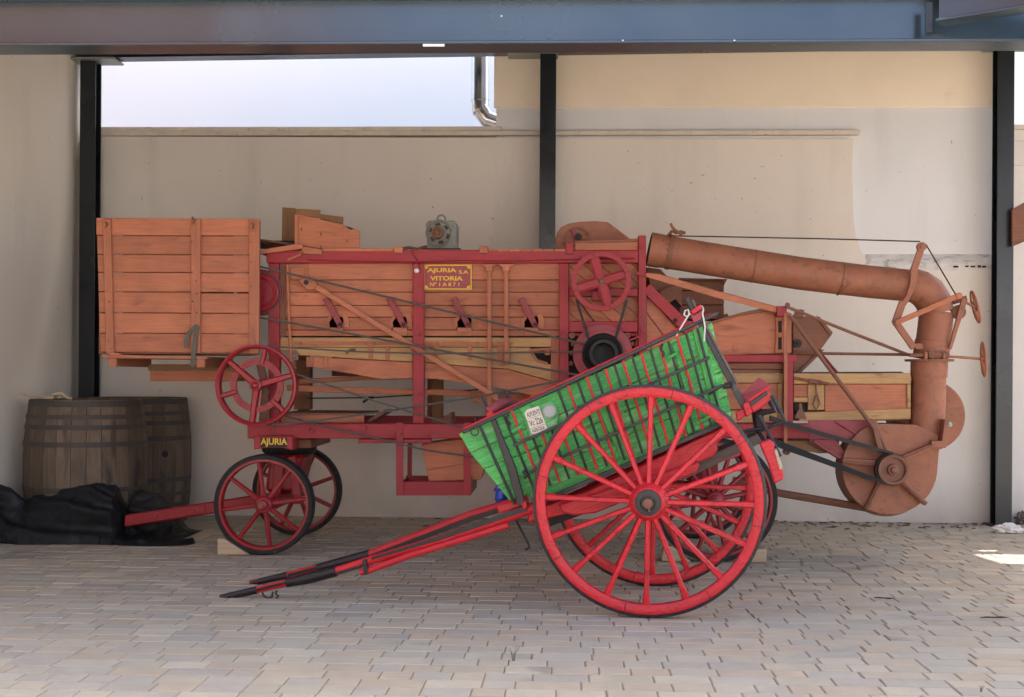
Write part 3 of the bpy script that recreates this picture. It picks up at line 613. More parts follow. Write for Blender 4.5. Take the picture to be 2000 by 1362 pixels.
for wd_, ac in (('VITORIA', 107), ('AJURIA', 47), ('VITORIA', -13), ('AJURIA', 287), ('VITORIA', 229), ('AJURIA', 168)):
    let = MB()
    for i, ch in enumerate(wd_):
        me = glyphs(ch, .01); a = R(ac - (i - (len(wd_) - 1) / 2) * 5.4); d_ = Vector((math.cos(a), 0, math.sin(a))); t_ = Vector((math.sin(a), 0, -math.cos(a))); b0 = len(let.v)
        mid = (max(v.co.x for v in me.vertices) + min(v.co.x for v in me.vertices)) / 2
        let.v += [fc + d_ * ((43 + v.co.y * 9) * sF) + t_ * ((v.co.x - mid) * 9 * sF) + Vector((0, -.012 - (.004 if v.co.z > .01 else 0), 0)) for v in me.vertices]
        let.f += [[b0 + k for k in f.vertices] for f in me.polygons]
    let.build('raised_word', m_redpink, fl)
disc('flywheel_bearing', fx, fy, FW + .06, [(9, 0), (9, .25), (0, .25)], m_rustd, T, n=16)
plate('bearing_standard', [(497, 700), (512, 705), (522, 745), (526, 825), (505, 825), (511, 760)], 10.5, .05, m_rustd, T, .008)
for x, y in ((524, 746), (522, 765), (522, 790), (519, 812)): bolt(x, y, 10.495, 3, m_rustd, T)
# ---- drive ropes
def rope(pts, r=.010, m=m_belt, nm='drive_belt'): tube(nm, pts, r, m, T, n=6)
rope([(508, 521, 10.50), (700, 567, 10.51), (1110, 665, 10.48), (1180, 681, 10.44)])
rope([(506, 620, 10.50), (700, 655, 10.51), (900, 692, 10.5), (1130, 733, 10.48)])
rope([(500, 675, 10.33), (580, 680, 10.34), (690, 687, 10.45), (840, 691, 10.5), (1150, 687, 10.48)], .008)
rope([(578, 731, 10.36), (740, 786, 10.42), (905, 836, 10.45)], .008)
rope([(505, 832, 10.33), (600, 824, 10.38), (740, 806, 10.45), (945, 773, 10.48), (1140, 735, 10.48)], .009)
rope([(548, 810, 10.6), (605, 826, 10.5), (840, 881, 10.52), (930, 893, 10.52)], .009)
rope([(600, 778, 11.5), (728, 777, 11.5), (806, 772, 11.45), (960, 759, 11.4)], .007, m_wire)
tube('cable_knot', [(676, 690, 10.44), (684, 684, 10.43), (694, 683, 10.43)], .011, m_belt, T); tube('cable_knot', [(709, 786, 11.44), (722, 777, 11.43), (730, 777, 11.43)], .012, m_wire, T)
# ---- cylinder bay with wooden wheel
for i, (a, b, c, d) in enumerate(((1111, 515, 1246, 515),)): pass
diag = MB()
def bay(nm, poly, slope, step, d, mat):
    """diagonal boards clipped to a rectangle x0,y0,x1,y1"""
    x0, y0, x1, y1 = poly; k = -400
    while k < 600:
        pts = []
        # strip between lines y = y0 + (x - x0)*slope + k .. + k + step ; clip by sampling
        ring = [(x0, y0 + k), (x1, y0 + k + (x1 - x0) * slope), (x1, y0 + k + step - .9 + (x1 - x0) * slope), (x0, y0 + k + step - .9)]
        ring = clip(clip(ring, 1, y0, 1), 1, y1, -1)
        if len(ring) > 2: plate(nm, ring, d + random.uniform(-.003, .003), .02, mat, T, .002)
        k += step
def clip(ring, ax, v, sg):
    out = []
    for i in range(len(ring)):
        p, q = ring[i - 1], ring[i]; a, b = (p[ax] - v) * sg, (q[ax] - v) * sg
        if (a >= 0) != (b >= 0): t = a / (a - b); out.append((p[0] + (q[0] - p[0]) * t, p[1] + (q[1] - p[1]) * t))
        if b >= 0: out.append(q)
    return out
bay('diagonal_board', (1111, 515, 1246, 563), .85, 27, F0 + .01, m_sal)
bay('diagonal_board', (1111, 579, 1246, 628), .85, 27, F0 + .01, m_sal)
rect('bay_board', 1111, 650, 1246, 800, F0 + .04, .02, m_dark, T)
rect('top_board', 1123, 472, 1246, 489, F0 - .04, .04, m_sal, T); plate('top_cap', [(1123, 471), (1246, 466), (1246, 472), (1123, 475)], F0 - .06, .3, m_sald, T)
WC = (1174, 550); WY = 10.47; sW = mpp(*WC, WY); wc = FM.p(*WC, WY)
ww = disc('wooden_wheel', *WC, WY, [(58, .03), (58, -.03), (48.5, -.03), (48.5, .03)], m_red, T, n=56, closed=True)
for a in (107, 17, 197, 287): spoke(wc, R(a), 2 * sW, 49.5 * sW, 20 * sW, 20 * sW, 0, 0, .035, .035, FM).build('spoke', m_red, ww)
disc('hub', *WC, WY, [(5, -.0), (5, -.03), (3, -.04), (0, -.04)], m_rustd, ww, n=12)
for a in (20, 105, 200, 290): bar('felloe_joint', (1174 + 49 * math.cos(R(a)), 550 - 49 * math.sin(R(a))), (1174 + 57.5 * math.cos(R(a)), 550 - 57.5 * math.sin(R(a))), .9, WY - .032, .004, m_dark, ww, 0)
rect('wheel_bearing', 1156, 568, 1190, 588, FF - .03, .04, m_red, T, .005); tube('axle', [(1174, 550, WY - .02), (1174, 550, F0)], .03, m_rustd, T)
# lower drum pulley
PD = (1177, 692)
pl = disc('drum_pulley', *PD, 10.56, [(58, 0), (58, -.02), (45, -.03), (44, -.02), (40, -.02)], m_redpink, T, n=48)
disc('pulley_drum', *PD, 10.55, [(40, 0), (40, -.10), (37, -.11), (30, -.10), (29, -.22), (27, -.23), (21, -.23), (20, -.10), (5, -.10), (0, -.10)], m_blk, pl, n=44)
disc('pulley_groove', *PD, 10.53, [(46, -.03), (46, -.01), (41, -.01), (41, -.03)], m_rediron, pl, n=44, closed=True)
for x0, y0, x1, y1 in ((1126, 585, 1151, 668), (1224, 586, 1200, 670)): bar('v_belt', (x0, y0), (x1, y1), 5, 10.49, .015, m_blk, T, .002)
tube('oil_pipe', [(1126, 583, 10.58), (1145, 608, 10.58), (1160, 628, 10.58)], .006, m_wire, T)
for x, y in ((1117, 656), (1225, 656)): disc('bearing_cap', x, y, 10.58, [(6, 0), (6, -.03), (3, -.03), (3, -.02), (0, -.02)], m_rustd, T, n=12)
for x, y in ((1119, 672), (1235, 672), (1116, 690), (1115, 710), (1237, 690)): bolt(x, y, 10.62, 3, m_sald, T)
bar('tension_lever', (1215, 670), (1256, 655), 4, FF - .02, .015, m_red, T)
# hood on the deck
hood = [(1085, 489), (1084, 470), (1088, 455), (1096, 444), (1110, 437), (1135, 433), (1165, 432), (1187, 434), (1205, 447), (1232, 468), (1238, 489)]
plate('hood', hood, 11.1, .55, m_rust, T, .006)
hw_ = disc('hood_wheel', 1127, 469, 11.09, [(25, 0), (25, -.012), (22.5, -.012), (22.5, 0)], m_rustd, T, n=36, closed=True)
hc = FM.p(1127, 469, 11.085); sh_ = mpp(1127, 469, 11.085)
for a in (115, 350, 235): spoke(hc, R(a), 2 * sh_, 23 * sh_, 7 * sh_, 6 * sh_, 0, 0, .012, .012, FM).build('spoke', m_rediron, hw_)
disc('hub', 1129, 463, 11.085, [(7, 0), (7, -.02), (0, -.02)], m_blk, hw_, n=14)
# brace and diagonal cladding to the right of the bay
plate('brace_panel', [(1262.5, 560), (1290, 575), (1345, 640), (1345, 700), (1262.5, 760)], F0 + .01, .02, m_sal, T)
for a, b in (((1262, 610), (1300, 660)), ((1262, 668), (1282, 690)), ((1285, 600), (1330, 650))): bar('panel_seam', a, b, 1.3, F0 + .004, .006, m_dark, T, 0)
bar('brace', (1262, 562), (1350, 648), 22, FF + .004, .06, m_red, T, .005)
disc('brace_hole', 1319, 626, FF + .0035, [(4.4, 0), (4.2, -.001), (0, -.001)], m_dark, T, n=12)  # dark disc in place of a shaded bore
plate('stay_tongue', [(1242, 530), (1262, 534), (1266, 543), (1242, 537)], FF - .02, .012, m_red, T, .002)
plate('channel_stay', [(1262, 533), (1285, 535), (1400, 569), (1520, 601), (1516, 611), (1400, 582), (1285, 548), (1262, 541)], FF - .03, .008, m_sal, T, .002)
plate('channel_flange', [(1285, 534), (1400, 567.5), (1520, 599.5), (1520, 601.5), (1400, 569.5), (1285, 536)], FF - .03, .06, m_sald, T, .001)
# dark chute and wooden box behind
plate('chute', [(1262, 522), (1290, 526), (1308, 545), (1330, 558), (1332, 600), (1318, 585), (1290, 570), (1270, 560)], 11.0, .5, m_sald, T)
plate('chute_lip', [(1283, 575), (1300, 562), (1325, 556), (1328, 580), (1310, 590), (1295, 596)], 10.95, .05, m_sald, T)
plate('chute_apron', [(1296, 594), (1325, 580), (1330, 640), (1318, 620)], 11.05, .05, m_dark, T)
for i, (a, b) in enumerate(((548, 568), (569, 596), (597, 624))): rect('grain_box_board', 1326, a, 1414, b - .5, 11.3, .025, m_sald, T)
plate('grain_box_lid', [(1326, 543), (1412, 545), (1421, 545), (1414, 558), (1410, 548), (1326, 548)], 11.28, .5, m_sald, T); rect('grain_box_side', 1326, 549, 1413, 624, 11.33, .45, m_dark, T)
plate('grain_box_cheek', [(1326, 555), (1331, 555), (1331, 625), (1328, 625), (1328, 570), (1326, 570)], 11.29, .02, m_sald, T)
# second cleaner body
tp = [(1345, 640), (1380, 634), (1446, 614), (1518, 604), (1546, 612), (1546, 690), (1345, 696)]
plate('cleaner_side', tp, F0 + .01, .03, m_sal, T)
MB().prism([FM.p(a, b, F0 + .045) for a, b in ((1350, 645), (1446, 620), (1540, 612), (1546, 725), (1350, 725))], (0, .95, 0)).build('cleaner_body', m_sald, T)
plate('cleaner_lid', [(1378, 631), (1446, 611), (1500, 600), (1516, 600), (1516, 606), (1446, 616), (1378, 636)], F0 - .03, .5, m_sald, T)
plate('keyhole_cover', [(1431, 671), (1434, 669), (1440, 669), (1442, 672), (1441, 677), (1443, 682), (1441, 687), (1434, 688), (1431, 685), (1432, 678)], F0 + .004, .006, m_sal, T, .001)
plate('slotted_bracket', [(1515, 618), (1527, 616), (1529, 690), (1513, 690), (1516, 660)], F0 - .01, .018, m_sal, T, .003)
for y0, y1 in ((627, 650), (659, 683)): rect('slot', 1520, y0, 1527, y1, F0 - .0115, .004, m_dark, T, .001)  # dark plates painted as the shade of the slots
rect('rail', 1345, 693, 1557, 708, FF + .0, .08, m_red, T, .006); rect('tail_board', 1390, 709, 1530, 721, F0, .03, m_sald, T); rect('tail_board', 1400, 722, 1528, 729, F0 + .02, .03, m_sald, T)
rect('post', 1532, 700, 1549, 827, FF - .002, .09, m_redv, T, .006); rect('beam_end', 1517, 598, 1537, 618, FF - .05, .12, m_red, T, .005)
rect('flat_stay', 1531, 612, 1538, 872, FF - .06, .012, m_salv, T, .002)
dk = [(1548, 616), (1594, 620), (1626, 652), (1604, 682), (1560, 728), (1548, 728)]
plate('outlet_hopper', dk, 10.85, .6, m_sald, T, .006); plate('hopper_lip', [(1594, 619), (1600, 618), (1627, 650), (1620, 655)], 10.83, .6, m_sald, T); plate('hopper_lip', [(1604, 682), (1610, 684), (1560, 733), (1552, 731)], 10.83, .6, m_sald, T)
plate('hook_casting', [(1408, 628), (1412, 615), (1420, 612), (1424, 618), (1420, 622), (1416, 622), (1418, 632)], 10.9, .04, m_rustd, T, .004); plate('hook_casting', [(1548, 620), (1554, 610), (1562, 604), (1572, 606), (1568, 612), (1570, 620)], 10.82, .04, m_rustd, T, .004)
disc('shaft_end', 1557, 671, 10.84, [(8, 0), (8, -.03), (3, -.03), (3, -.05), (0, -.05)], m_blk, T, n=12)
# blower housing boards
rect('pine_rail', 1390, 729.5, 1530, 748, F0 + .006, .03, m_yel, T); rect('pine_rail', 1550, 729.5, 1779, 750, F0 - .006, .05, m_yel, T)
rect('panel', 1400, 749, 1530, 800, F0 + .02, .02, m_sal, T); rect('panel', 1550, 751, 1584, 776, F0 + .02, .02, m_sal, T); rect('panel', 1611, 750.5, 1776, 804, F0 + .016, .02, m_sal, T)
rect('pine_post', 1578, 751, 1610, 801, F0 + .0, .04, m_yel, T); rect('pine_rail', 1550, 776.5, 1577.5, 786, F0 + .0, .04, m_yel, T); plate('pine_rail', [(1560, 806), (1700, 801), (1779, 798), (1779, 819), (1560, 823)], F0 - .004, .05, m_yel, T)
rect('pine_post', 1772, 750.5, 1779, 797, F0 - .002, .04, m_yel, T); rect('pine_post', 1520, 749, 1529, 826, F0, .04, m_yel, T); rect('pine_rail', 1420, 802, 1519, 826, F0 + .004, .04, m_yel, T)
rect('gap_shade', 1551, 787, 1577, 806, F0 + .06, .02, m_black, T)  # black sheet standing in for shade between the boards
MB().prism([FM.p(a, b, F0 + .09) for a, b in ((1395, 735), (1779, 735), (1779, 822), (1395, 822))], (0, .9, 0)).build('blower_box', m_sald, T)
plate('box_cover', [(1550, 727), (1760, 726), (1766, 729), (1550, 730)], F0, .7, m_blk, T, 0)
for i, (a, b, r) in enumerate((((1550, 738), (1580, 744), .012), ((1580, 744), (1604, 748), .018), ((1604, 748), (1618, 750), .012))): tube('latch_bar', [(*a, F0 - .03), (*b, F0 - .03)], r, m_rustd, T)
tube('clevis', [(1593, 750, F0 - .03), (1595, 770, F0 - .03), (1588, 790, F0 - .03), (1594, 800, F0 - .03), (1601, 790, F0 - .03), (1596, 770, F0 - .03)], .008, m_rustd, T)
plate('bearing_foot', [(1552, 818), (1556, 806), (1560, 800), (1561, 788), (1566, 788), (1567, 800), (1572, 808), (1576, 818)], F0 - .03, .03, m_rustd, T, .003)
rect('wing_plate', 1578, 821, 1700, 858, FF + .03, .012, m_redpink, T, .002); plate('wing_plate', [(1580, 858.5), (1632, 858.5), (1655, 890), (1648, 905), (1610, 880), (1584, 866)], FF + .034, .012, m_redpink, T, .002)
plate('under_floor', [(1530, 861), (1640, 859), (1636, 884), (1600, 886), (1540, 876)], FF + .12, .8, m_oak, T)
bar('brace_rod', (1590, 862), (1655, 903), 6, FF, .02, m_redpink, T); bar('brace_rod', (1633, 823), (1680, 852), 4, FF + .0, .02, m_redpink, T)
# ---- blower fan and elevator pipe
FN = 10.50
vol = []
for a in range(0, 271, 9):
    t = R(-a + 0); vol.append((1738 + 94 * math.cos(t) * (1 if a > 60 else 1), 914 - 91 * math.sin(t) * 1))
# outline walked from the right edge down round the bottom, up the left to the neck
ol = [(1832, 700 + 0), (1832, 915)]
ol = []
for a in range(0, 250, 8):
    t = R(a); ol.append((1738 + 93 * math.cos(t), 914 + 91 * math.sin(t)))
ol += [(1700, 832), (1722, 828), (1790, 830), (1832, 850), (1834, 880)]
fan = plate('fan_housing', ol, FN + .05, .27, m_rust, T, .01, smooth=False)
disc('fan_rim', 1730, 918, FN + .30, [(92, .0), (92, .14), (86, .14), (86, 0)], m_rustd, fan, n=56, closed=True)
disc('rear_volute', 1816, 812, FN + .45, [(0, 0), (68, 0), (70, .01), (70, .30), (0, .3)], m_rust, T, n=48)
bar('volute_bracket', (1850, 820), (1843, 875), 9, FN - .03, .2, m_rust, fan); bar('volute_bracket', (1820, 868), (1846, 868), 13, FN - .032, .09, m_rust, fan); bolt(1855, 829, FN - .035, 3, m_zinc, fan)
for a, b in (((1733, 885), (1708, 822)), ((1715, 905), (1646, 900)), ((1765, 896), (1828, 868)), ((1722, 940), (1694, 996)), ((1758, 936), (1810, 985))):
    st = bar('fan_strut', a, b, 11, FN - .02, .075, m_rust, fan, .004, w2=9); bar('strut_rib', a, b, 3, FN - .032, .012, m_rustd, st, .002)
fp = disc('fan_pulley', 1741, 917, FN - .03, [(30, .08), (30, -.07), (28, -.075), (24, -.07), (23, -.045), (12, -.045), (11, -.075), (7, -.08), (5, -.095), (0, -.1)], m_rustd, T, n=36)
disc('belt_wrap', 1741, 917, FN - .06, [(31, -.035), (32.5, -.035), (32.5, .035), (31, .035)], m_blk, fp, n=36, closed=True)
plate('flat_belt', [(1505, 812), (1530, 820), (1600, 842), (1690, 867), (1745, 884), (1745, 887.5), (1690, 875), (1600, 851), (1530, 831), (1505, 823)], FN - .10, .07, m_blk, T, 0)
plate('flat_belt', [(1500, 852), (1540, 868), (1640, 906), (1745, 946), (1745, 949.5), (1690, 935), (1600, 903), (1540, 882), (1500, 866)], FN - .10, .07, m_rub, T, 0)
tube('draught_rod', [(1430, 938, 10.9), (1520, 963, 10.85), (1690, 992, 10.75)], .032, m_rustd, T); 
tube('stay_rod', [(1541, 615, 10.5), (1706, 835, 10.44)], .017, m_rustd, T); tube('stay_rod', [(1545, 622, 11.2), (1640, 735, 11.15)], .014, m_rediron, T)
tube('stay_rod', [(1538, 600, 10.5), (1650, 645, 10.6), (1776, 694, 10.72)], .013, m_rustd, T); tube('stay_rod', [(1548, 690, 10.8), (1775, 693, 10.76)], .012, m_rustd, T)
plate('strut_clevis', [(1700, 818), (1712, 822), (1726, 880), (1716, 882)], FN - .04, .02, m_rustd, T, .003)
bolt(1538, 596, 10.48, 3, m_rustd, T); disc('drain_cock', 1535, 882, 10.5, [(7, 0), (7, -.04), (3, -.05), (0, -.05)], m_rustd, T, n=8)
PY = 10.70; sp = mpp(1600, 520, PY)
# vertical pipe
v1 = disc
def pipe(nm, pts, rs, mat=m_rust, n=32): return MB().tube([FM.p(x, y, PY) for x, y in pts], [r * sp for r in rs], n).build(nm, mat, T, smooth=True)
pipe('lower_collar', [(1815, 706), (1814, 737)], [35.5, 35]); pipe('delivery_pipe', [(1814, 730), (1813, 790), (1809, 835), (1800, 880), (1786, 905)], [33, 33, 33.5, 32, 26]); pipe('turn_flange', [(1815, 702), (1815, 706.5)], [47, 46], m_rustd)
pipe('upper_collar', [(1822, 668), (1817, 702)], [34.5, 34])
pp = pipe('riser_pipe', [(1829, 610), (1826, 640), (1822, 669)], [33, 33, 33])
pipe('elbow', [(1778, 556), (1796, 562), (1812, 573), (1823, 590), (1829, 612)], [33, 34, 35, 34.5, 33.5])
pipe('straw_pipe', [(1290, 490.5), (1420, 512), (1560, 534), (1700, 551), (1784, 559)], [32.5, 32.5, 32.5, 32, 31.5])
pipe('pipe_mouth', [(1268, 487), (1292, 491)], [34, 33.5]); pipe('pipe_band', [(1304, 492), (1312, 493.5)], [35, 35], m_rustd); pipe('pipe_end', [(1266.5, 486.5), (1269, 487)], [30, 30], m_dark)  # dark end disc carries the shade inside the open mouth
for a, b in (((1470, 520), (1472, 520.3)), ((1640, 544.5), (1642, 544.8)), ((1829, 611), (1828.8, 613)), ((1822, 667), (1821.6, 669.5))): pipe('seam_ring', [a, b], [33.4, 33.4] if a[0] < 1700 else [34, 34], m_rustd)
for px_ in (1285, 1300, 1471, 1641):
    for k in range(7):
        a_r = R(-75 + k * 25); yy = 490 + (px_ - 1290) * .166 - 29 * math.sin(a_r); q_ = FM.p(px_, yy, PY) + Vector((0, -34 * sp * math.cos(a_r) + .004, 0))
        MB().lathe(q_, [(.006, .006), (.006, 0), (.003, -.004), (0, -.005)], (0, 1, 0), 6).build('rivet', m_rustd, T)
# arms and handwheels
bar('pulley_arm', (1803, 476), (1784, 533), 13, PY - .17, .03, m_rust, T, .004); disc('sheave', 1801, 482, PY - .18, [(9, .05), (9, 0), (4, -.005), (4, -.02), (0, -.02)], m_rust, T, n=18)
plate('pipe_strap', [(1779, 530), (1793, 524), (1792, 545), (1785, 568), (1774, 590), (1764, 605), (1756, 598), (1770, 578), (1778, 553)], PY - .168, .02, m_rust, T, .003)
bar('strap_leg', (1764, 590), (1749, 632), 14, PY - .17, .03, m_rust, T, .004); bar('strap_leg', (1749, 628), (1786, 680), 13, PY - .18, .03, m_rust, T, .004)
rect('leg_foot', 1788, 671, 1803, 682, PY - .17, .02, m_rust, T, .003)
bar('lift_arm', (1753, 630), (1874, 577), 10.5, PY - .20, .025, m_sal, T, .004); disc('pivot', 1754, 630, PY - .20, [(6, 0), (6, -.01), (0, -.014)], m_sal, T, n=14); disc('pivot', 1873, 578, PY - .20, [(6.5, 0), (6.5, -.01), (0, -.014)], m_sal, T, n=14)
bar('rear_arm', (1885, 583), (1856, 682), 12, PY - .14, .03, m_rust, T, .004, w2=6); bar('rear_arm', (1862, 590), (1889, 582), 10, PY - .05, .03, m_rustd, T, .003)
disc('worm_gear', 1871, 610, PY - .05, [(14, 0), (14, -.03), (10, -.035), (4, -.04), (0, -.045)], m_rustd, T, n=20)
for y in range(592, 628, 6): rect('gear_tooth', 1857, y, 1861, y + 3, PY - .05, .04, m_rustd, T, 0)
def handwheel(cx, cy, r, tilt, x0, y0):
    c = FM.p(cx, cy, PY - .06); s = mpp(cx, cy, PY); ax = Vector((math.cos(tilt[0]) * math.cos(tilt[1]), math.sin(tilt[0]), math.sin(tilt[1]))).normalized()
    h = MB().lathe(c, [(r * s + .011 * math.cos(t), .011 * math.sin(t)) for t in [k * math.pi / 4 for k in range(8)]], ax, 36, True).build('handwheel', m_rust, T, smooth=True)
    MB().lathe(c, [(.028, -.025), (.028, .02), (.012, .025), (0, .025)], ax, 14).build('hub', m_rust, h, smooth=True)
    e1 = Vector((0, 0, 1)); e1 = (e1 - ax * e1.dot(ax)).normalized(); e2 = ax.cross(e1)
    for k in range(4):
        d_ = e1 * math.cos(k * math.pi / 2 + .4) + e2 * math.sin(k * math.pi / 2 + .4); MB().tube([c, c + d_ * (r * s)], .009, 8).build('spoke', m_rust, h, smooth=True)
    MB().tube([c, FM.p(x0, y0, PY - .1)], .011, 10).build('spindle', m_rust, h, smooth=True)
handwheel(1905, 600, 31, (R(-9), R(14)), 1884, 590); handwheel(1921, 702, 33, (R(-11), R(4)), 1850, 696)
tube('worm_shaft', [(1777, 694, PY - .16), (1810, 694, PY - .16)], .016, m_rustd, T)
for k in range(6): disc('worm_thread', 1820 + k * 5.5, 693, PY - .15, [(8 - (k % 2) * 2.0, 0), (8 - (k % 2) * 2, -.02), (0, -.02)], m_rustd, T, n=12)
tube('worm_barrel', [(1812, 693, PY - .15), (1850, 694, PY - .15)], .03, m_rustd, T); rect('worm_bracket', 1806, 688, 1812, 702, PY - .19, .05, m_rust, T); rect('worm_bracket', 1842, 690, 1848, 702, PY - .19, .05, m_rust, T)
tube('steel_cable', [(1308, 461, PY - .03), (1400, 462.5, PY - .05), (1600, 466.5, PY - .1), (1797, 472, PY - .16)], .006, m_wire, T, n=6); tube('steel_cable', [(1808, 477, PY - .16), (1868, 578, PY - .18)], .006, m_wire, T, n=6)
tube('cable_tail', [(1332, 459, PY - .03), (1322, 452, PY - .04), (1318, 449, PY - .05), (1313, 444, PY - .06), (1310, 437, PY - .07)], .012, m_rustd, T); tube('cable_tail', [(1304, 462, PY), (1312, 452, PY - .02), (1320, 455, PY - .02), (1330, 453, PY - .02), (1338, 456, PY - .03)], .014, m_rustd, T)
# ---- running gear
def iron_wheel(px, py, r, d, far=None, nsp=8, a0=0.0, tyre=9, hubr=17):
    c = FM.p(px, py, d) if far is None else Vector(far); s = mpp(px, py, d); R_ = c.z - .002 if far is None else c.z - .002
    k = R_ / r
    wh = MB().lathe(c, [((r - tyre) * k, .05), ((r - tyre) * k, -.05), ((r - tyre - 5) * k, -.05), ((r - tyre - 7) * k, -.02), ((r - tyre - 7) * k, .02), ((r - tyre - 5) * k, .05)], (0, 1, 0), 64, True).build('wheel', m_rediron, T, smooth=True)
    MB().lathe(c, [((r - tyre + .05) * k, .06), ((r - 2) * k, .06), (r * k, .045), (r * k, -.045), ((r - 2) * k, -.06), ((r - tyre + .05) * k, -.06)], (0, 1, 0), 64, True).build('tyre', m_rub, wh, smooth=True)
    MB().lathe(c, [(hubr * k, .09), (hubr * k, -.06), ((hubr - 3) * k, -.075), ((hubr - 6) * k, -.075), ((hubr - 6.5) * k, -.12), (5 * k, -.135), (0, -.135)], (0, 1, 0), 24).build('hub', m_rediron, wh, smooth=True)
    MB().lathe(c + Vector((0, -.136, 0)), [(6 * k, 0), (6 * k, -.02), (0, -.022)], (0, 1, 0), 6).build('hub_nut', m_rustd, wh)
    for i in range(nsp): spoke(c, R(a0 + i * 360 / nsp), (hubr - 3) * k, (r - tyre - 5) * k, 10 * k, 8 * k, 0, 0, .035, .03, FM).build('spoke', m_rediron, wh, smooth=True)
    for i in range(nsp): spoke(c, R(a0 + i * 360 / nsp), (hubr - 3) * k, (r - tyre - 5) * k, 4 * k, 4 * k, -.02, -.016, .02, .02, FM).build('spoke_rib', m_rediron, wh, smooth=False)
    return c
c1 = iron_wheel(517, 985, 98, 10.53, a0=8); c2 = c1.copy(); c2.y = 11.84; iron_wheel(600, 957, 98, 11.84, far=c2, a0=20)
c3 = iron_wheel(1396, 976, 121, 10.43, a0=12, nsp=12, tyre=9, hubr=18); c4 = c3.copy(); c4.y = 11.95; iron_wheel(1396, 976, 121, 11.9, far=c4, a0=25, nsp=12)
MB().tube([c1, c2], .035, 12).build('front_axle', m_rediron, T, smooth=True); MB().tube([c3, c4], .04, 12).build('rear_axle', m_rediron, T, smooth=True)
MB().box((c3.x - .07, 10.8, c3.z + .03), (c3.x + .07, 11.6, FM.p(1396, 858, FF).z - .0)).build('rear_bolster', m_red, T, bev=.01)
# front carriage
plate('bolster', [(496, 852), (571, 852), (571, 880), (555, 876), (533, 873), (512, 876), (496, 879)], FF - .11, .25, m_red, T, .008)
rect('name_panel', 508, 855, 561, 874, FF - .1125, .003, m_black, T, 0)
text('lettering', 'AJURIA', 509, 856, 561, 873, FF - .113, m_gold, T, bold=.03)
zt = FM.p(533, 873, FF).z; xb = FM.p(530, 860, FF).x
MB().box((xb - .12, 10.75, zt - .02), (xb + .30, 11.65, zt + .06)).build('turntable', m_rustd, T, bev=.01)
MB().lathe((c1.x + .06, 11.19, zt - .09), [(.22, 0), (.24, .03), (.24, .06), (0, .06)], (0, 0, 1), 28).build('turntable_ring', m_blk, T, smooth=True)
MB().prism([(c1.x - .1, 10.95, c1.z + .06), (c1.x + .16, 10.95, c1.z + .06), (c1.x + .24, 10.95, zt - .09), (c1.x - .06, 10.95, zt - .09)], (0, .5, 0)).build('axle_casting', m_rediron, T, bev=.03)
MB().box((c1.x - .07, 10.65, c1.z - .05), (c1.x + .09, 11.72, c1.z + .055)).build('axle_bed', m_rediron, T, bev=.015)
plate('carriage_rib', [(c_ * 1.0, d_) for c_, d_ in ((528, 985), (536, 900), (548, 890), (556, 892), (545, 985))], 10.90, .03, m_rediron, T, .006); plate('carriage_rib', [(572, 985), (562, 892), (576, 890), (590, 985)], 10.90, .03, m_rediron, T, .006)
a_ = FM.p(246, 1030, 11.19); b_ = c1.copy(); b_.y = 11.19
a_.z = .19; dv = (b_ - a_); up = Vector((0, 0, .052))
MB().prism([a_ - up + Vector((0, -.05, 0)), a_ + up + Vector((0, -.05, 0)), a_ + up + Vector((0, .05, 0)), a_ - up + Vector((0, .05, 0))], dv).build('drawbar', m_rediron, T, bev=.012)
for t in (.2, .46): 
    q = a_ + dv * t + Vector((0, -.056, .0)); MB().lathe(q, [(.018, .01), (.018, -.012), (0, -.016)], (0, 1, 0), 8).build('bolt', m_rediron, T)
q = a_ + dv * .40; q2 = a_ + dv * .52; MB().prism([q + Vector((0, -.064, -.035)), q2 + Vector((0, -.064, -.035)), q2 + Vector((0, -.064, .03)), q + Vector((0, -.064, .03))], (0, .012, 0)).build('drawbar_plate', m_rediron, T, bev=.003)
tube('hook_wire', [(533, 826, 10.56), (534, 840, 10.55), (536, 853, 10.55)], .006, m_rustd, T)
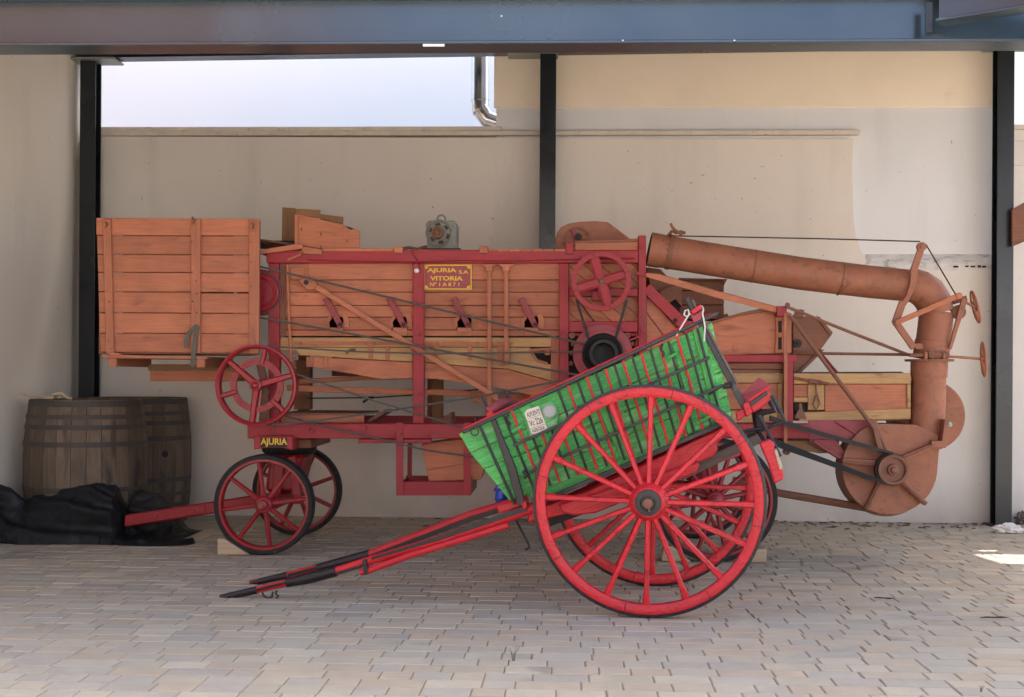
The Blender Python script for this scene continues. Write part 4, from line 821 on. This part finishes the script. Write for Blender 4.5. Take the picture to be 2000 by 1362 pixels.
# ------------------------------------------------------------------ two-wheeled cart
CW = 7.98; CS = 8.20
wq = FC.p(1267, 978, CW); axle = Vector((wq.x, wq.y, wq.z))
K = thing('horse_cart', 'two wheeled cart with green slatted sides and big red spoked wheels', 'cart', (axle.x, 8.55, 0))
def cart_wheel(c, n=None):
    rr = c.z - .003; k = rr / 231.0; N_ = FC.n
    wh = MB().lathe(c, [(225 * k, .034), (225 * k, -.034), (221 * k, -.037), (209 * k, -.036), (206 * k, -.03), (206 * k, .03)], N_, 96, True).build('wheel', m_credw, K, smooth=True)
    MB().lathe(c, [(225.3 * k, .04), (231 * k, .037), (231 * k, -.037), (225.3 * k, -.04)], N_, 96, True).build('iron_tyre', m_ciron, wh, smooth=True)
    MB().lathe(c, [(36 * k, .16), (40 * k, .08), (40.5 * k, .0), (40 * k, -.055), (38 * k, -.07), (31 * k, -.13), (28 * k, -.14), (26 * k, -.14)], N_, 40).build('hub', m_credw, wh, smooth=True)
    MB().lathe(c, [(26.2 * k, -.1395), (25 * k, -.165), (15 * k, -.168), (14 * k, -.15), (10 * k, -.15)], N_, 36).build('hub_cap', m_ciron, wh, smooth=True)
    MB().lathe(c, [(10 * k, -.15), (9.5 * k, -.19), (0, -.195)], N_, 10).build('linch_nut', m_rustd, wh)
    MB().tube([c - N_ * .178 + Vector((.01, 0, -.05)), c - N_ * .178 + Vector((-.004, 0, .03))], .006, 8).build('linch_pin', m_rustd, wh)
    for i in range(16):
        a = R(-1 + i * 22.5)
        s1 = spoke(c, a, 36 * k, 184 * k, 11 * k, 10.5 * k, -.05, -.014, .05, .045, FC)
        s2 = spoke(c, a, 184 * k, 208 * k, 13.5 * k, 14 * k, -.014, 0, .046, .046, FC); b0 = len(s1.v); s1.v += s2.v; s1.f += [[b0 + q for q in f] for f in s2.f]
        s1.build('spoke', m_credw, wh, smooth=False)
    for i in range(8):
        a = R(-12 + i * 45); d_ = FC.u * math.cos(a) + Vector((0, 0, 1)) * math.sin(a); g_ = -FC.u * math.sin(a) + Vector((0, 0, 1)) * math.cos(a)
        MB().prism([c + d_ * (207 * k) + g_ * s_ - FC.n * .0375 for s_ in (-.0018, .0018)] + [c + d_ * (224.5 * k) + g_ * s_ - FC.n * .0375 for s_ in (.0018, -.0018)], FC.n * .003).build('felloe_joint', m_dark, wh)
    return wh
cart_wheel(axle); far_c = axle + FC.n * 1.20; cart_wheel(far_c)
MB().tube([axle, far_c], .04, 12).build('axle', m_ciron, K, smooth=True)
TL, TR, BL, BR = Vector((890, 850)), Vector((1390, 629)), Vector((996, 979)), Vector((1430, 816))
def sp_(s, v): a = TL.lerp(TR, s); b = BL.lerp(BR, s); return a.lerp(b, v)
SIDE = CS
vs = [0, .27, .52, .77, 1]
for side, d in (('near', SIDE), ('far', SIDE + .74)):
    for i in range(4):
        a, b = vs[i] + .004, vs[i + 1] - .004
        plate('side_board', [sp_(0 if i else .012, a), sp_(1, a), sp_(1, b), sp_(0, b)], d + random.uniform(-.003, .003), .022, m_grn, K, .004, FC)
ring = [FC.p(*sp_(0, 1), SIDE + .03), FC.p(*sp_(1, 1), SIDE + .03), FC.p(*(sp_(1, 1) + Vector((0, -6))), SIDE + .03), FC.p(*(sp_(0, 1) + Vector((0, -6))), SIDE + .03)]
MB().prism(ring, FC.n * .70).build('floor_boards', m_oldwood, K)
plate('tail_board', [sp_(.985, .05), sp_(1, .05), sp_(1, .95), sp_(.985, .95)], SIDE + .03, .70, m_grn, K, .003, FC)
plate('head_board', [sp_(.115, .25), sp_(.13, .25), sp_(.13, 1), sp_(.115, 1)], SIDE + .03, .70, m_grn, K, .003, FC)
# vertical battens and green toggles
for s0, s1_, v0, v1, mt in ((.245, .285, .0, .62, m_grn), (.84, .875, .05, .62, m_grn), (.925, .965, .0, 1, m_grnd), (.50, .535, .3, 1, m_grnd), (.80, .83, .6, 1, m_grnd), (.165, .20, .8, 1, m_grn)):
    plate('batten', [sp_(s0, v0), sp_(s1_, v0), sp_(s1_, v1), sp_(s0, v1)], SIDE - .022, .018, mt, K, .004, FC)
plate('number_board', [(1018, 806), (1075, 782), (1084, 788), (1092, 815), (1086, 838), (1036, 858)], SIDE - .02, .016, m_grn, K, .003, FC)
# stakes: red and black rods
def rod(tx, dx, mt, w_=.0085, v1=1.02):
    s_ = (tx - 890) / 500; a = TL.lerp(TR, s_); bx = tx + dx; b = BL + (BR - BL) * ((bx - BL.x) / (BR.x - BL.x)); b = a + (b - a) * v1
    tube('stake', [(*a, SIDE - .045), (*b, SIDE - .04)], w_, mt, K, FC)
for i, tx in enumerate((999, 1109, 1146, 1182, 1217, 1252, 1288, 1323)): rod(tx, 61 - (tx - 999) * .035, m_cred, .0088)
for tx in (1090, 1128, 1164, 1200, 1235, 1270, 1305, 1340, 1362): rod(tx, 61 - (tx - 999) * .035, m_ciron, .0080)
for tx, dx, w_ in ((936, 66, .010), (983, 62, .009)): rod(tx, dx, m_ciron, w_, 1.06)
for tx in (1018, 1036, 1054, 1072):
    a = TL.lerp(TR, (tx - 890) / 500); b = BL.lerp(BR, (tx + 58 - BL.x) / (BR.x - BL.x)); tube('stake', [(*a.lerp(b, .40), SIDE - .045), (*b, SIDE - .04)], .0083, m_cred if tx in (1036, 1072) else m_ciron, K, FC)
plate('end_post', [(959, 822), (968, 819), (1008, 915), (1026, 985), (1012, 990), (990, 915)], SIDE - .055, .025, m_ciron, K, .004, FC)
# rails and iron bars
bar('top_rail', (903, 845), (1403, 611), 7, SIDE - .05, .03, m_ciron, K, .003, FC); plate('rail_wood', barpts((905, 839), (1390, 613), 6), SIDE - .018, .05, m_cred, K, .004, FC)
plate('sole_board', [(1031, 963.5), (1424, 816), (1424, 824), (1046, 984)], SIDE + .002, .022, m_grn, K, .004, FC)
bar('bottom_rail', (1040, 987), (1428, 821), 9, SIDE - .05, .035, m_ciron, K, .003, FC)
bar('iron_bar', (1002, 871), (1386, 698), 6, SIDE - .065, .018, m_ciron, K, .002, FC); bar('iron_bar', (1025, 926), (1412, 752), 6, SIDE - .065, .018, m_ciron, K, .002, FC)
bar('far_rail', (903, 845), (1400, 613), 7, SIDE + .765, .03, m_cred, K, .003, FC)
for x, y, c_ in ((1013, 836, 1), (1312, 695, 1), (1377, 815, 1), (1313, 688, 1), (1300, 690, 1)): pass
for x, y in ((1010, 838), (1315, 694), (1378, 818)): tube('peg', [(x - 10, y + 6, SIDE - .05), (x, y, SIDE - .05), (x + 9, y - 5, SIDE - .045)], .011, m_grnd, K, FC)
for x, y in ((993, 815), (1294, 678)): tube('hook_chain', [(x, y - 6, SIDE - .06), (x - 3, y + 4, SIDE - .07), (x + 3, y + 12, SIDE - .06), (x + 1, y + 20, SIDE - .06)], .008, m_ciron, K, FC)
ringm = MB().lathe(FC.p(927, 843, SIDE - .05), [(.026 + .004 * math.cos(t), .004 * math.sin(t)) for t in [k * math.pi / 3 for k in range(6)]], FC.n, 22, True); ringm.build('tie_ring', m_ciron, K, smooth=True)
tube('clamp', [(1022, 920, SIDE - .075), (1030, 928, SIDE - .08), (1024, 934, SIDE - .075)], .012, m_ciron, K, FC)
# licence plate and zinc disc
pl_ = plate('number_plate', [(1024, 807), (1030, 800), (1052, 793), (1069, 837), (1067, 841), (1046, 849), (1038, 848)], SIDE - .026, .004, m_plate, K, .001, FC)
def pq(u, v, u2, v2):   # plate coordinates 0..1 -> photo quad
    A_, B_, C_ = Vector((1024.5, 803)), Vector((1053, 794)), Vector((1039, 849)); f = lambda a, b: A_ + (B_ - A_) * a + (C_ - A_) * b; return [f(u, v2), f(u2, v2), f(u, v)]
text('lettering', 'ALPUENTE', 0, 0, 0, 0, SIDE - .0262, m_ink, pl_, FC, .0012, .01, pq(.06, .09, .94, .29))
text('lettering', 'Vc 226', 0, 0, 0, 0, SIDE - .0262, m_ink, pl_, FC, .0012, .01, pq(.06, .42, .94, .68))
text('lettering', 'AGRICOLA', 0, 0, 0, 0, SIDE - .0262, m_ink, pl_, FC, .0012, .01, pq(.08, .80, .92, .94))
for v in (.34, .75):
    q = pq(.02, v, .98, v + .012); plate('rule', [q[2], q[2] + (q[1] - q[0]), q[1], q[0]], SIDE - .0268, .0015, m_ink, pl_, 0, FC)
disc('zinc_disc', 1073, 803, SIDE - .026, [(14, .004), (14, -.004), (12, -.006), (11, -.003), (0, -.003)], m_zinc, K, FC, n=28)
# chassis
CH = SIDE + .03
plate('chassis_beam', [(1030, 1000), (1148, 958), (1424, 828), (1428, 843), (1400, 866), (1402, 880), (1392, 892), (1160, 992), (1030, 1022)], CH, .10, m_cred, K, .01, FC)
plate('axle_block', [(1091, 986), (1098, 1002), (1120, 1007), (1150, 1004), (1162, 1003), (1250, 968), (1360, 924), (1367, 908), (1362, 902), (1240, 940)], CH - .06, .055, m_cred, K, .01, FC)
plate('chassis_beam', [(1030, 1000), (1424, 828), (1428, 843), (1160, 992), (1030, 1022)], CH + .56, .10, m_cred, K, .01, FC)
plate('under_plank', [(1330, 915), (1478, 848), (1490, 864), (1330, 940)], CH + .10, .5, m_oldwood, K, .004, FC)
plate('under_plank', [(1070, 1012), (1180, 975), (1180, 990), (1070, 1030)], CH + .12, .4, m_blk, K, .004, FC)
# shafts
def shaft(pts, d, wraps, tip, lower=None):
    n = len(pts)
    sh = MB().tube([FC.p(x, y, d) for x, y in pts], [.036 - .016 * i / (n - 1) for i in range(n)], 14).build('shaft', m_cred, K, smooth=True)
    for (a, b) in wraps: MB().tube([FC.p(*a, d), FC.p((a[0] + b[0]) / 2, (a[1] + b[1]) / 2 + 1, d), FC.p(*b, d)], [.035, .037, .030], 14).build('leather_wrap', m_leath, sh, smooth=True)
    (a, b) = tip; MB().tube([FC.p(*a, d), FC.p(*b, d)], [.0262, .0215], 14).build('shaft_tip', m_leath, sh, smooth=True)
    return sh
ns = shaft([(1045, 990), (960, 1022), (870, 1052), (720, 1096), (655, 1116), (560, 1139), (500, 1153), (432, 1168)], CS + .02, [((657, 1116), (560, 1139))], ((502, 1152.5), (431, 1168)))
fs = shaft([(1030, 974), (920, 1006), (722, 1083), (620, 1110), (560, 1124), (490, 1139)], CS + .57, [((722, 1083), (620, 1110))], ((562, 1123.5), (489, 1140)))
plate('black_strap', [(1030, 987), (940, 1018), (860, 1047), (725, 1089), (725, 1094), (860, 1055), (940, 1028), (1030, 998)], CS - .022, .006, m_ciron, ns, .001, FC)
plate('black_strap', [(500, 1150), (558, 1136), (558, 1141), (500, 1156)], CS - .011, .006, m_leath, ns, .001, FC); plate('black_strap', [(658, 1118), (705, 1104), (705, 1110), (658, 1124)], CS - .016, .006, m_leath, ns, .001, FC)
plate('black_strap', [(1015, 981), (920, 1009), (726, 1083), (726, 1092), (920, 1019), (1015, 990)], CS + .532, .006, m_ciron, fs, .001, FC); plate('black_strap', [(562, 1121), (618, 1107), (618, 1114), (562, 1128)], CS + .542, .006, m_leath, fs, .001, FC)
tube('prop_pole', [(704, 1119, CS - .01), (722, 1114, CS - .01), (800, 1085, CS - .01), (870, 1064, CS - .01), (993, 1026, CS - .01)], [.021, .022, .023, .023, .022], m_cred, K, FC, n=12)
plate('pole_clip', [(707, 1095), (714, 1093), (718, 1122), (711, 1124)], CS - .045, .07, m_ciron, K, .003, FC)
plate('shaft_block', [(970, 988), (1012, 975), (1018, 990), (974, 1004)], CS + .05, .08, m_cred, K, .008, FC); plate('shaft_knob', [(1018, 984), (1027, 978), (1030, 990), (1022, 998)], CS - .06, .05, m_cred, K, .006, FC)
tube('ring', [(512, 1155, CS + .02), (515, 1164, CS + .02), (523, 1169, CS + .02), (531, 1166, CS + .02), (533, 1156, CS + .02)], .007, m_ciron, ns, FC); tube('chain_hook', [(541, 1154, CS + .02), (538, 1159, CS + .02), (544, 1164, CS + .02), (540, 1169, CS + .02), (544, 1176, CS + .02)], .007, m_ciron, ns, FC)
tube('prop_iron', [(1008, 1016, CS + .3), (1020, 1040, CS + .3), (1032, 1062, CS + .3), (1034, 1070, CS + .3), (1026, 1074, CS + .3)], .008, m_ciron, K, FC)
# front bolster roll and stakes seen over the top rail
tube('arched_rail', [(952, 806, CS + .10), (966, 797, CS + .12), (980, 789, CS + .2), (995, 787, CS + .35), (1008, 794, CS + .5)], .036, m_redpink, K, FC, n=12)
plate('rail_end', [(948, 806), (962, 801), (966, 815), (952, 821)], CS + .02, .06, m_cred, K, .006, FC)
for a, b in (((943, 775), (955, 805)), ((973, 765), (978, 784)), ((988, 762), (994, 782)), ((929, 815), (931, 826))): tube('stake_tip', [(*a, CS + .3), (*b, CS + .3)], .011, m_ciron, K, FC)
tube('stake_tip', [(1155, 722, CS + .02), (1160, 738, CS + .02)], .01, m_ciron, K, FC); tube('stake_tip', [(1176, 716, CS + .5), (1178, 730, CS + .5)], .009, m_ciron, K, FC)
# tail post, cross block, seat box, brake
bar('tail_post', (1341, 581), (1455, 797), 9, CS - .02, .03, m_ciron, K, .003, FC, w2=13); bar('tail_post', (1352, 586), (1440, 750), 5, CS - .03, .03, m_oldwood, K, .003, FC)
bar('far_tail_post', (1341, 581), (1455, 797), 8, CS + .70, .03, m_ciron, K, .003, FC)
plate('cross_block', [(1349, 607), (1368, 594), (1372, 602), (1354, 615)], CS - .06, .06, m_cred, K, .004, FC); plate('cross_block_end', [(1347, 604), (1354, 616), (1372, 606), (1369, 630), (1357, 634), (1350, 620)], CS - .05, .045, m_redpink, K, .004, FC)
tube('tie_bar', [(1384, 770, CS - .05), (1410, 754, CS - .05), (1430, 748, CS - .05), (1430, 756, CS - .05), (1412, 758, CS - .05)], .008, m_ciron, K, FC)
def loc_box(q, d, t, m, nm, bev=.006): return plate(nm, q, d, t, m, K, bev, FC)
loc_box([(1460, 781), (1504, 752), (1506, 757), (1463, 787)], CS - .06, .5, m_cred, 'seat_board')
MB().prism([FC.p(1446, 772, CS + .0), FC.p(1482, 736, CS + .0), FC.p(1505, 751, CS - .055), FC.p(1460, 781, CS - .055)], Vector((0, 0, -.02)) + FC.n * .0).build('seat_slope', m_redpink, K, bev=.003)
loc_box([(1462, 790), (1500, 763), (1506, 770), (1502, 785), (1490, 796), (1470, 808)], CS - .03, .45, m_cred, 'seat_rail', .01)
loc_box([(1463, 787), (1497, 764), (1500, 769), (1468, 794)], CS - .045, .014, m_ciron, 'seat_strap', .002)
loc_box([(1450, 790), (1462, 784), (1470, 806), (1458, 816)], CS - .05, .05, m_cred, 'post_shoe', .006)
loc_box([(1436, 806), (1452, 797), (1458, 812), (1440, 824)], CS - .02, .04, m_cred, 'beam_end', .006); loc_box([(1470, 800), (1490, 797), (1496, 840), (1478, 850)], CS + .1, .3, m_blk, 'brake_crank', .01)
tube('step_frame', [(1508, 772, CS - .04), (1522, 800, CS - .04), (1534, 823, CS - .04), (1500, 835, CS - .04), (1460, 842, CS - .04), (1430, 850, CS + .0)], .012, m_ciron, K, FC); tube('brake_rod', [(1482, 812, CS - .08), (1500, 845, CS - .1), (1524, 892, CS - .14)], .012, m_ciron, K, FC)
tube('brake_rod', [(1484, 846, CS - .0), (1496, 866, CS - .04)], .016, m_ciron, K, FC); tube('bracket_arm', [(1475, 812, CS + .05), (1495, 805, CS + .05), (1512, 802, CS + .05), (1508, 790, CS + .05), (1504, 782, CS + .05)], .02, m_ciron, K, FC)
loc_box([(1483, 866), (1503, 858), (1513, 866), (1512, 879), (1518, 886), (1531, 926), (1530, 936), (1513, 946), (1500, 905)], CW - .045, .09, m_cred, 'brake_shoe', .008)
loc_box([(1512, 880), (1517, 877), (1530, 914), (1523, 918)], CW - .055, .10, m_block, 'shoe_lining', .003)
rp_ = tube('white_rope', [(1321, 656, CS - .04), (1333, 635, CS - .05), (1346, 614, CS - .08), (1344, 605, CS - .09), (1338, 607, CS - .09), (1336, 615, CS - .09), (1341, 619, CS - .09), (1348, 613, CS - .08)], .0052, m_rope, None, FC)
tag(rp_, 'thin white rope tied in a loop on the red block of the cart tail', 'rope')
rp2 = tube('white_rope', [(1371, 598, CS - .03), (1374, 605, CS - .065), (1372, 613, CS - .065), (1374, 622, CS - .06), (1377, 640, CS - .06), (1375, 667, CS - .055)], .0052, m_rope, None, FC)
tag(rp2, 'white rope end hanging straight down beside the black tail post', 'rope')
# blue plastic jug under the cart front
bp_ = FC.p(979, 983, CS + .66); jug = thing('blue_plastic_pot', 'small bright blue plastic pot resting on the far cart shaft', 'pot', bp_ + Vector((0, 0, 0)))
sj = mpp(979, 980, CS + .66)
MB().lathe(bp_, [(0, .002), (11 * sj, .002), (13.5 * sj, .02), (14 * sj, 14 * sj), (13.5 * sj, 16 * sj), (14 * sj, 18 * sj), (13 * sj, 26 * sj), (11.5 * sj, 27 * sj), (12 * sj, 16 * sj), (11 * sj, 4 * sj), (0, 3 * sj)], (0.12, 0, 1), 24).build('body', m_blue, jug, smooth=True)
MB().tube([bp_ + Vector((-.05, -.0, .085)), bp_ + Vector((-.03, -.02, .12)), bp_ + Vector((0, -.03, .125)), bp_ + Vector((.04, -.02, .10))], .006, 8).build('handle', m_blue, jug, smooth=True)
# ------------------------------------------------------------------ barrels, tarpaulin, blocks and litter
def barrel(px_c, Y, rt_, rb, label, bung=False):
    X = FM.p(px_c, 900, Y).x; B_ = thing('wine_barrel', label, 'barrel', (X, Y, 0), None); H = 1.25; nst = 26
    prof = lambda z: rt_ + (rb - rt_) * (1 - ((z / H - .48) / .52) ** 2)
    zs = [0, .12, .3, .5, .68, .85, 1.05, 1.18, H]
    for k in range(nst):
        w_ = 360 / nst; j = random.uniform(-.004, .003); a0 = k * w_ + random.uniform(.1, .35); a1 = (k + 1) * w_ - random.uniform(.1, .35)
        pr = [(prof(z) + j, z) for z in zs] + [(prof(z) + j - .03, z) for z in reversed(zs)]
        MB().lathe((X, Y, .002), pr, (0, 0, 1), 2, True, a0, a1).build('stave', m_barrel, B_, smooth=True)
    for z, h in ((1.19, .055), (1.08, .04), (.985, .042), (.83, .045), (.42, .045), (.28, .04), (.17, .04), (.05, .055)):
        MB().lathe((X, Y, 0), [(prof(z) + .0005, z), (prof(z) + .004, z), (prof(z + h) + .004, z + h), (prof(z + h) + .0005, z + h)], (0, 0, 1), 56, True).build('hoop', m_hoop, B_, smooth=True)
    MB().lathe((X, Y, 0), [(0, H - .06), (rt_ - .031, H - .06), (rt_ - .031, H - .035), (0, H - .035)], (0, 0, 1), 40).build('head', m_barrel, B_)
    if bung:
        a = R(-42); d_ = Vector((math.cos(a), math.sin(a), 0)); MB().lathe(Vector((X, Y, .70)) + d_ * (rb - .004), [(.03, -.01), (.033, .008), (.02, .012), (0, .006)], d_, 16).build('bung', m_black, B_, smooth=True)
    return Vector((X, Y, H))
b1 = barrel(168, 11.78, .50, .558, 'dark old oak barrel half covered by the black tarpaulin')
b2 = barrel(268, 12.84, .485, .535, 'dark oak barrel with a black bung hole, against the wall', True)
kn = MB(); q = b1 + Vector((-.12, -.40, .0)); kn.tube([q + Vector(v) for v in ((-.12, 0, .02), (-.04, .01, .02), (0, 0, .07), (.04, .02, .05), (.01, 0, .02), (-.03, -.02, .05), (.05, 0, .06), (.1, 0, .02), (.14, .0, .012))], .014, 8)
tag(kn.build('rope_knot', m_block, None, smooth=True), 'knotted scrap of brown rope lying on the oak barrel top', 'rope')
st_ = MB(); st_.tube([b1 + Vector((-.58, -.2, .045)), b1 + Vector((-.42, -.2, .02)), b1 + Vector((-.25, -.2, .012))], .011, 6, flat=.4); tag(st_.build('wood_splinter', m_block), 'pale thin stick lying across the barrel rim', 'stick')
# tarpaulin heap
def xs_(px): return ground(px, 1060).x
prof_t = [(-30, .46), (0, .46), (48, .35), (110, .40), (160, .47), (200, .52), (235, .46), (262, .40), (300, .33), (326, .20), (344, .04), (352, .03), (372, .03), (396, .0)]
def top_h(X):
    px = (X + 5.0) / .00447
    for (a, ha), (b, hb_) in zip(prof_t, prof_t[1:]):
        if a <= px <= b: return ha + (hb_ - ha) * (px - a) / (b - a), px
    return 0, px
tm = MB(); nx, ny = 260, 120; X0, X1, Y0, Y1 = XL + .004, -3.2, 10.80, 12.15; Hm = {}
def ridge(v): return 1 - abs(noise.noise(v)) * 2
for i in range(nx + 1):
    for j in range(ny + 1):
        X = X0 + (X1 - X0) * i / nx; Y = Y0 + (Y1 - Y0) * j / ny; h, px = top_h(X)
        nv = noise.noise(Vector((X * 2.1, 0, 0))); front = 10.95 + .03 * math.sin(X * 4) + .06 * nv + (.12 * (1 - px / 60) if px < 60 else 0)
        if px < 246:
            t = max(0, (Y - front) / (11.24 - front)); base = h * min(1, t) ** .62 * (1 if Y < 11.3 else max(0, 1 - (Y - 11.3) / .5))
            e = min(1, (246 - px) / 14); base *= .55 + .45 * e
        elif px < 352:
            lo = .05 * min(1, max(0, (Y - front - .02) / .05)); t = max(0, min(1, (Y - 11.27) / .3))
            base = max(lo, h * t ** .7) if Y < 11.65 else h * max(0, 1 - (Y - 11.65) / .45)
        else:
            t = (px - 352) / 44; rad = math.sqrt(max(0, 1 - t * t)); base = .055 * min(1, max(0, (.17 * rad - abs(Y - 11.13)) / .05))
        w1 = noise.noise(Vector((X * 2.3, Y * 2.3, base * 2))); w2 = noise.noise(Vector((X * 4.1 + 9, Y * 3, 2.2)))
        q = Vector((X * .55 + w1 * .35, (base * 5.2 + X * 1.5 + w1 * .9) * 1.15, 4.2))          # folds run slantwise down the heap
        f1 = ridge(q); f2 = ridge(q * 2.3 + Vector((3, 1, 0))); f3 = ridge(Vector((X * 9 + w1 * 2, base * 16 - X * 6, 1.5)))
        amp = min(1, base / .14); dsp = amp * (.10 * (f1 - .55) + .026 * (f2 - .5) + .006 * (f3 - .5))
        if base <= .001: Hm[i, j] = len(tm.v); tm.v.append(Vector((X, Y, -.03))); continue
        lim = 0 if px < 12 else 1
        Hm[i, j] = len(tm.v); tm.v.append(Vector((X + .02 * amp * w2 * lim, Y - dsp * .9, max(base + dsp * .8, .004))))
for i in range(nx):
    for j in range(ny):
        f = [Hm[i, j], Hm[i + 1, j], Hm[i + 1, j + 1], Hm[i, j + 1]]
        if max(tm.v[k].z for k in f) > 0: tm.f.append(f)
used = sorted({k for f in tm.f for k in f}); rm = {k: n for n, k in enumerate(used)}; tm.v = [tm.v[k] for k in used]; tm.f = [[rm[k] for k in f] for f in tm.f]
for v in tm.v: v.z = max(v.z, .003)
tp_ = tm.build('tarpaulin', m_tarp, None); tp_.data.shade_smooth()
tag(tp_, 'crumpled black tarpaulin heaped against the barrels on the paving', 'tarpaulin')
# wheel chocks
def chock(pts, d, t, label):
    z0 = min(FM.p(a, b, d).z for a, b in pts); m = MB(); ring = [FM.p(a, b, d) - Vector((0, 0, z0 - .003)) for a, b in pts]
    return tag(m.prism(ring, (0, t, 0)).build('wooden_chock', m_block, None, bev=.006), label, 'chock', None)
chock([(424, 1051), (436, 1051), (486, 1083), (424, 1083)], 10.44, .16, 'pale wooden wedge under the small front machine wheel')
chock([(1296, 1074), (1312, 1068), (1350, 1100), (1292, 1098)], 10.36, .14, 'wooden wedge on the drawbar side of the large machine wheel')
chock([(1456, 1100), (1474, 1074), (1497, 1072), (1497, 1100)], 10.36, .14, 'wooden wedge on the blower side of the large machine wheel')
# crumpled paper by the column, twigs and weeds
def lump(name, c, rx, ry, rz, mat, label, cat, seed):
    bm = bmesh.new(); bmesh.ops.create_icosphere(bm, subdivisions=4, radius=1)
    for v in bm.verts:
        n_ = noise.noise(v.co * 2.2 + Vector((seed, 0, 0))) * .5 + abs(noise.noise(v.co * 6 + Vector((0, seed, 0)))) * .4; v.co *= .75 + n_
        v.co = Vector((v.co.x * rx, v.co.y * ry, v.co.z * rz))
    zm = min(v.co.z for v in bm.verts); zc = zm + (max(v.co.z for v in bm.verts) - zm) * .25
    for v in bm.verts: v.co.z = max(v.co.z, zc) - zc
    me = bpy.data.meshes.new(name); bm.to_mesh(me); bm.free(); me.materials.append(mat); o = bpy.data.objects.new(name, me); col.objects.link(o); o.location = c; return tag(o, label, cat)
lump('crumpled_paper', ground(1968, 1041) + Vector((0, 0, .004)), .15, .08, .06, m_paper, 'crumpled white paper on the ground at the foot of the column', 'paper', 1.3)
lump('stone', ground(1990, 1024) + Vector((.03, 0, .004)), .07, .06, .09, m_oldwood, 'dark rough stone lying behind the crumpled white paper', 'stone', 4.1)
def twig(px, py, l, a, label):
    c = ground(px, py); m = MB(); d_ = Vector((math.cos(a), math.sin(a), 0)); s_ = Vector((-d_.y, d_.x, 0)); m.tube([c + d_ * (l * (t - .5)) + s_ * (random.uniform(-.012, .012)) + Vector((0, 0, .010 + random.uniform(0, .006))) for t in (0, .25, .5, .75, 1)], [.003, .005, .004, .006, .002], 6)
    tag(m.build('twig', m_twig, None, smooth=True), label, 'twig')
twig(1727, 1172, .13, -.25, 'short dark twig lying alone on the paving between cart and sun patch'); twig(1940, 1209, .17, .1, 'longer dark twig on the paving below the sun patch')
# dry leaves and grit along the wall foot
gr = MB()
for i in range(110):
    X = random.uniform(1.8, 5.0) if random.random() < .7 else random.uniform(-3.0, 5); Y = YW - abs(random.gauss(0, .28)) - .03; a = random.random() * 6.3; l = random.uniform(.008, .035)
    if Y < 12.0: continue
    gr.prism([Vector((X + l * math.cos(a + k * 2.09) * (1 if k else 1.6), Y + l * .6 * math.sin(a + k * 2.09), .003)) for k in range(3)], (0, 0, random.uniform(.003, .012)))
tag(gr.build('leaf_litter', m_litter), 'dry leaf scraps and grit along the foot of the wall', 'litter', kind='stuff')
def weed(px, py, h, n, label):
    c = ground(px, py); W_ = thing('weed', label, 'weed', (c.x, c.y, 0))
    for i in range(n):
        a = random.random() * 6.3; b = random.uniform(.2, .55); hh = h * random.uniform(.45, 1); d_ = Vector((math.cos(a), math.sin(a), 0))
        MB().tube([c + Vector((0, 0, -.005)) + d_ * .004, c + d_ * (hh * b * .3) + Vector((0, 0, hh * .5)), c + d_ * (hh * b) + Vector((0, 0, hh))], [.0013, .001, .0004], 4).build('blade', m_grass, W_)
weed(1003, 1292, .09, 12, 'tall thin weed growing alone from a paving joint'); weed(1916, 1352, .035, 9, 'tiny green weed in a joint at the front of the paving')
